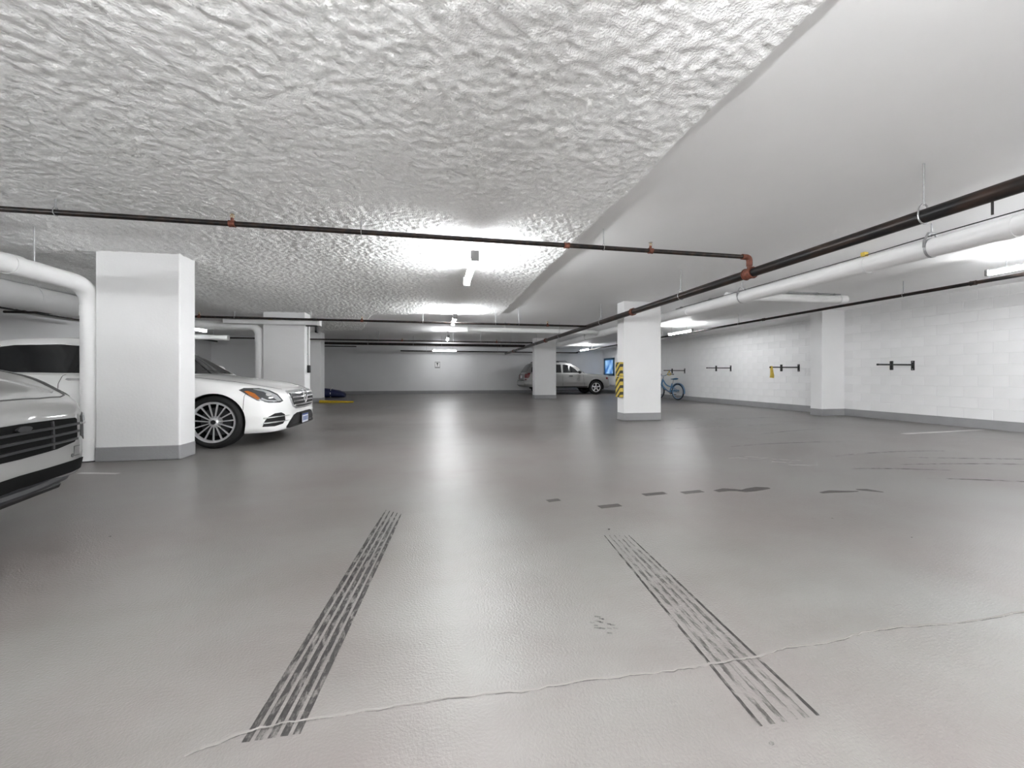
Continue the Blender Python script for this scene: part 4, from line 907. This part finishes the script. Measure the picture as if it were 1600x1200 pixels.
# ---- silver suv at the back
def silver_suv():
    t = thing('suv', 'silver boxy suv parked along the far wall behind a column', 'car', (8.28, 20.62, 0))
    body = [(0.86, 0.45, 0.42, 0.6, 0.86, 0.40, 0.92), (0.83, 0.66, 0.37, 0.6, 0.95, 0.58, 0.99), (0.76, 0.80, 0.35, 0.61, 0.985, 0.70, 1.02), (0.62, 0.885, 0.34, 0.63, 1.01, 0.76, 1.045), (0.35, 0.915, 0.34, 0.66, 1.035, 0.80, 1.075),
            (0.0, 0.92, 0.35, 0.68, 1.06, 0.81, 1.10), (-0.55, 0.92, 0.36, 0.69, 1.085, 0.84, 1.13), (-1.5, 0.92, 0.36, 0.70, 1.10, 0.86, 1.13), (-2.9, 0.92, 0.38, 0.72, 1.12, 0.86, 1.14), (-3.5, 0.91, 0.44, 0.74, 1.12, 0.85, 1.14), (-3.74, 0.87, 0.48, 0.75, 1.10, 0.80, 1.12), (-3.82, 0.78, 0.50, 0.76, 1.02, 0.72, 1.06)]
    bm = loft(body, body_section, 80); tree = bvh(bm)
    R, rim, ra = 0.37, 0.235, 0.43
    bm = cut_arches(bm, ((0, R), (-2.78, R)), ra, 0.92)
    obj('body', bm, 'silver_paint', t, True, local=True)
    cab = [(-0.52, 0.74, 1.05, 0.68, 1.12), (-0.8, 0.80, 1.05, 0.68, 1.33), (-1.1, 0.84, 1.05, 0.68, 1.55), (-1.4, 0.86, 1.05, 0.68, 1.665), (-1.8, 0.865, 1.05, 0.68, 1.705), (-2.6, 0.865, 1.06, 0.675, 1.71), (-3.2, 0.86, 1.06, 0.665, 1.68), (-3.45, 0.85, 1.06, 0.65, 1.60), (-3.62, 0.83, 1.06, 0.66, 1.36), (-3.77, 0.80, 1.06, 0.68, 1.12)]
    cb = loft(cab, cabin_section, 60); ctree = bvh(cb)
    obj('roof', cb, 'silver_paint', t, True, local=True)
    for s in (-1, 1):
        for dlo in ([(-0.92, 1.14), (-1.12, 1.33), (-1.38, 1.50), (-1.66, 1.565), (-1.78, 1.565), (-1.80, 1.14)], [(-1.90, 1.14), (-1.90, 1.57), (-2.62, 1.575), (-2.72, 1.45), (-2.78, 1.14)], [(-2.90, 1.17), (-2.84, 1.50), (-2.78, 1.57), (-3.3, 1.53), (-3.46, 1.40), (-3.5, 1.17)]):
            obj('side_window', patch(ctree, dlo, 'y', 0.006, 0.1, sign=s), 'dark_glass', t, True, local=True)
        for pl in ([(-0.72, 1.08), (-0.70, 0.8), (-0.62, 0.42)], [(-1.84, 1.1), (-1.83, 0.42)], [(-2.80, 1.1), (-2.6, 0.82)]):
            obj('door_seam', line_patch(tree, pl, 'y', 0.010, sign=s), 'seam_dark', t, local=True)
        obj('side_moulding', patch(tree, [(-0.55, 0.62), (-0.55, 0.68), (-2.25, 0.68), (-2.25, 0.62)], 'y', 0.018, 0.1, 0.02, sign=s), 'silver_paint', t, True, local=True)
        obj('sill', patch(tree, [(-0.47, 0.385), (-0.47, 0.43), (-2.3, 0.43), (-2.3, 0.385)], 'y', 0.008, 0.12, 0.01, sign=s), 'black_plastic', t, True, local=True)
        for px in (-1.50, -2.45):
            obj('door_handle', patch(tree, [(px, 0.945), (px, 0.985), (px+0.2, 0.985), (px+0.2, 0.945)], 'y', 0.03, 0.1, 0.02, sign=s), 'dark_metal', t, True, local=True)
        mb = new_bm(); bmesh.ops.create_icosphere(mb, subdivisions=3, radius=1, matrix=Matrix.Translation((-0.95, s*1.02, 1.17)) @ Matrix.Diagonal((0.085, 0.12, 0.085, 1)))
        obj('mirror', mb, 'black_plastic', t, True, local=True)
        obj('roof_rail', T([(-1.5, s*0.60, 1.70), (-1.6, s*0.60, 1.745), (-3.1, s*0.59, 1.735), (-3.2, s*0.59, 1.68)], 0.02, 8), 'black_plastic', t, True, local=True)
        # arch lip
        lp_ = [(ra*math.cos(a)*1.05, R+ra*math.sin(a)*1.05) for a in [PI*k/20 for k in range(21)]]
        for x in (0, -2.78): obj('arch_lip', line_patch(tree, [(x+a, b) for a, b in lp_], 'y', 0.05, 0.02, sign=s), 'silver_paint', t, True, local=True)
        tl = [(-3.60, 0.86), (-3.62, 1.10), (-3.56, 1.14), (-3.9, 1.14), (-3.9, 0.80), (-3.72, 0.80)]
        tb = [(-3.58, 0.90, 1.12), (-3.74, 0.87, 1.14), (-3.80, 0.76, 1.10), (-3.84, 0.66, 1.06), (-3.84, 0.66, 0.80), (-3.82, 0.78, 0.76), (-3.74, 0.86, 0.78), (-3.62, 0.9, 0.92)]
        tt = obj('tail_light', patch(tree, [(x, s*y, z) for x, y, z in tb], PI-s*0.8, 0.012, 0.05, 0.03), 'red_lens', t, True, local=True, label='dark red tail light')
        rl = [(-3.70, 0.88, 0.86), (-3.83, 0.70, 0.86), (-3.83, 0.70, 0.81), (-3.72, 0.87, 0.81)]
        obj('reversing_light', patch(tree, [(x, s*y, z) for x, y, z in rl], PI-s*0.8, 0.018, 0.05, 0.02), 'lens_light', tt, True, local=True)
        obj('side_marker', patch(tree, [(0.56, 0.80), (0.56, 0.90), (0.68, 0.90), (0.68, 0.80)], 'y', 0.008, 0.06, 0.01, sign=s), 'red_lens', t, True, local=True)
        hb = [(0.70, 0.86, 0.82), (0.70, 0.86, 0.97), (0.83, 0.66, 0.95), (0.85, 0.6, 0.82)]
        obj('headlight', patch(tree, [(x, s*y, z) for x, y, z in hb], s*0.5, 0.008, 0.05, 0.012), 'lens_light', t, True, local=True)
    obj('rear_window', patch(ctree, [(-0.66, 1.16), (-0.60, 1.58), (0.60, 1.58), (0.66, 1.16)], 'x', 0.008, 0.08, sign=-1), 'dark_glass', t, True, local=True)
    obj('windscreen', patch(ctree, [(-0.68, 1.15), (-0.62, 1.6), (0.62, 1.6), (0.68, 1.15)], 'x', 0.008, 0.1), 'dark_glass', t, True, local=True)
    bmp = new_bm()
    rows = []
    for (y, dx) in ((-0.93, 0.42), (-0.92, 0.22), (-0.86, 0.06), (-0.70, 0.0), (0, -0.03), (0.70, 0.0), (0.86, 0.06), (0.92, 0.22), (0.93, 0.42)):
        x = -3.95+dx
        rows.append([bmp.verts.new(p) for p in ((x+0.12, y*0.96, 0.40), (x+0.01, y, 0.50), (x, y, 0.66), (x+0.05, y*0.985, 0.73), (x+0.22, y*0.93, 0.74), (x+0.30, y*0.93, 0.42))])
    for a, b in zip(rows, rows[1:]):
        for j in range(6): bmp.faces.new((a[j], a[(j+1) % 6], b[(j+1) % 6], b[j]))
    bmp.faces.new(rows[0]); bmp.faces.new(rows[-1])
    obj('rear_bumper', bmp, 'silver_paint', t, True, local=True)
    obj('bumper_step', B(-3.97, -3.78, -0.5, 0.5, 0.735, 0.76, bevel=0.008), 'black_plastic', t, local=True)
    obj('licence_plate', B(-3.86, -3.83, -0.17, 0.17, 0.84, 1.0, bevel=0.004), 'plate_white', t, local=True)
    obj('grille', patch(tree, [(-0.5, 0.74), (-0.5, 0.93), (0.5, 0.93), (0.5, 0.74)], 'x', 0.006, 0.08, 0.01), 'black_plastic', t, True, local=True)
    for k in range(8): obj('grille_bar', B(0.86, 0.885, -0.465+k*0.125, -0.41+k*0.125, 0.74, 0.93, bevel=0.006), 'silver_paint', t, local=True)
    for x in (0, -2.78):
        for s in (-1, 1):
            wheel(t, x, s*0.915, s, R, rim, 0.245, 5, (0.022, 0.045)); liner(t, x, s, R, ra, 0.92, 0.42)
    return t
silver_suv()

# ------------------------------------------------------------------ blue bicycle by the right wall
def bicycle():
    t = thing('bicycle', 'light blue cruiser bicycle parked by the right wall behind the guarded column', 'bicycle', (9.50, 14.35, 0), 0)
    # own frame: rear axle at y = 0, front at y = +1.06, leaning a little to the wall
    R = 0.33
    def bw_(y, nm):
        w_ = obj('wheel', lathe(new_bm(), [(R-0.045, -0.02), (R-0.018, -0.026), (R, 0.0), (R-0.018, 0.026), (R-0.045, 0.02), (R-0.045, -0.02)], 'x', (0, y, R), 40), 'rubber', t, True, local=True)
        obj('rim', lathe(new_bm(), [(R-0.062, -0.012), (R-0.044, -0.016), (R-0.044, 0.016), (R-0.062, 0.012), (R-0.062, -0.012)], 'x', (0, y, R), 40), 'bike_pale', w_, True, local=True)
        obj('hub', T([(-0.055, y, R), (0.055, y, R)], 0.022, 12), 'galvanized', w_, True, local=True)
        for k in range(18):
            a = 2*PI*k/18; s = 1 if k % 2 else -1
            obj('spoke', T([(s*0.03, y+0.02*math.cos(a+1), R+0.02*math.sin(a+1)), (0, y+(R-0.055)*math.cos(a), R+(R-0.055)*math.sin(a))], 0.0018, 4), 'galvanized', w_, local=True)
    bw_(0, 0); bw_(1.06, 1)
    bb = (0, 0.44, 0.30); seat = (0, 0.24, 0.78); head_t = (0, 0.83, 0.82); head_b = (0, 0.90, 0.62)
    bm = new_bm()
    tube(bm, bend([head_b, (0, 0.70, 0.40), bb], 0.18), 0.030, 12)
    tube(bm, bend([head_t, (0, 0.62, 0.56), (0, 0.36, 0.52)], 0.16), 0.026, 12)
    tube(bm, [bb, (0, 0.30, 0.66)], 0.026, 12); tube(bm, [head_b, head_t], 0.032, 12)
    for s in (-1, 1):
        tube(bm, [(s*0.02, 0.40, 0.30), (s*0.06, 0.0, R)], 0.011, 8); tube(bm, [(s*0.015, 0.34, 0.56), (s*0.06, 0.0, R)], 0.010, 8)
    obj('frame', bm, 'bike_blue', t, True, local=True)
    bm = new_bm(); tube(bm, [head_b, (0, 0.915, 0.57)], 0.024, 10)
    for s in (-1, 1): tube(bm, bend([(s*0.01, 0.905, 0.62), (s*0.055, 0.93, 0.60), (s*0.06, 1.06, R)], 0.05), 0.012, 8)
    obj('fork', bm, 'bike_blue', t, True, local=True)
    obj('seat_post', T([(0, 0.30, 0.62), (0, 0.235, 0.80)], 0.013, 10), 'galvanized', t, True, local=True)
    bm = new_bm(); rg = []
    for y, hw, z, h in ((0.06, 0.09, 0.85, 0.06), (0.12, 0.115, 0.845, 0.075), (0.22, 0.09, 0.835, 0.06), (0.31, 0.04, 0.835, 0.045), (0.37, 0.02, 0.835, 0.03)):
        rg.append([bm.verts.new((hw*math.cos(a), y, z+h*0.5*math.sin(a))) for a in [2*PI*k/12 for k in range(12)]])
    for a, b in zip(rg, rg[1:]):
        for j in range(12): bm.faces.new((a[j], a[(j+1) % 12], b[(j+1) % 12], b[j]))
    bm.faces.new(rg[0]); bm.faces.new(rg[-1])
    obj('saddle', bm, 'frame_blue', t, True, local=True)
    bm = new_bm(); tube(bm, [head_t, (0, 0.80, 0.93)], 0.013, 10)
    tube(bm, bend([(-0.32, 0.56, 1.03), (-0.26, 0.78, 1.05), (0, 0.82, 0.94), (0.26, 0.78, 1.05), (0.32, 0.56, 1.03)], 0.12), 0.011, 10)
    hb = obj('handlebar', bm, 'frame_blue', t, True, local=True)
    for s in (-1, 1): obj('grip', T([(s*0.323, 0.55, 1.029), (s*0.298, 0.65, 1.038)], 0.017, 10), 'black_plastic', hb, True, local=True)
    for y0, a0, a1 in ((0, 0.35, 3.35), (1.06, 0.2, 2.3)):
        bm = new_bm(); n = 24; A = []; Bq = []
        for k in range(n+1):
            a = a0+(a1-a0)*k/n; row = []
            for x, dr in ((-0.04, 0.0), (-0.025, 0.014), (0, 0.02), (0.025, 0.014), (0.04, 0.0)):
                row.append(bm.verts.new((x, y0+(R+0.012+dr)*math.cos(a), R+(R+0.012+dr)*math.sin(a))))
            A.append(row)
        for p, q in zip(A, A[1:]):
            for j in range(4): bm.faces.new((p[j], p[j+1], q[j+1], q[j]))
        r = bmesh.ops.solidify(bm, geom=list(bm.faces), thickness=0.003)
        obj('fender', bm, 'bike_pale', t, True, local=True)
    cg = obj('chain_guard', T(bend([(0.05, 0.0, R+0.05), (0.05, 0.40, 0.36), (0.05, 0.52, 0.31)], 0.06), 0.028, 10), 'bike_blue', t, True, local=True)
    cr_ = obj('crank', T([(-0.07, 0.44, 0.30), (0.07, 0.44, 0.30)], 0.02, 12), 'galvanized', t, True, local=True)
    for s, a in ((-1, 0.6), (1, 0.6+PI)):
        e = (s*0.08, 0.44+0.16*math.cos(a), 0.30+0.16*math.sin(a))
        obj('crank_arm', T([(s*0.07, 0.44, 0.30), e], 0.011, 8), 'galvanized', cr_, local=True)
        obj('pedal', B(min(s*0.085, s*0.18), max(s*0.085, s*0.18), e[1]-0.04, e[1]+0.04, e[2]-0.012, e[2]+0.012, bevel=0.004), 'black_plastic', cr_, local=True)
    obj('chainring', T([(0.055, 0.44, 0.30), (0.06, 0.44, 0.30)], 0.085, 24), 'dark_metal', t, local=True)
    obj('kickstand', T([(-0.03, 0.36, 0.29), (-0.13, 0.28, 0.005)], 0.009, 8), 'galvanized', t, local=True)
    return t
bike = bicycle()
bike.rotation_euler = (0, 0, math.radians(11))
bm = new_bm()
pts = [(9.05+0.05*math.cos(2*PI*k/24), 14.24+0.06*math.sin(4*PI*k/24), 1.08+0.085*math.sin(2*PI*k/24)+0.0) for k in range(25)]
tube(bm, pts, 0.014, 8)
single('cable_lock', bm, 'yellow', 'looped yellow cable lock hanging over the bicycle from the rack', 'lock', smooth=True, origin=(9.05, 14.24, 1.08))
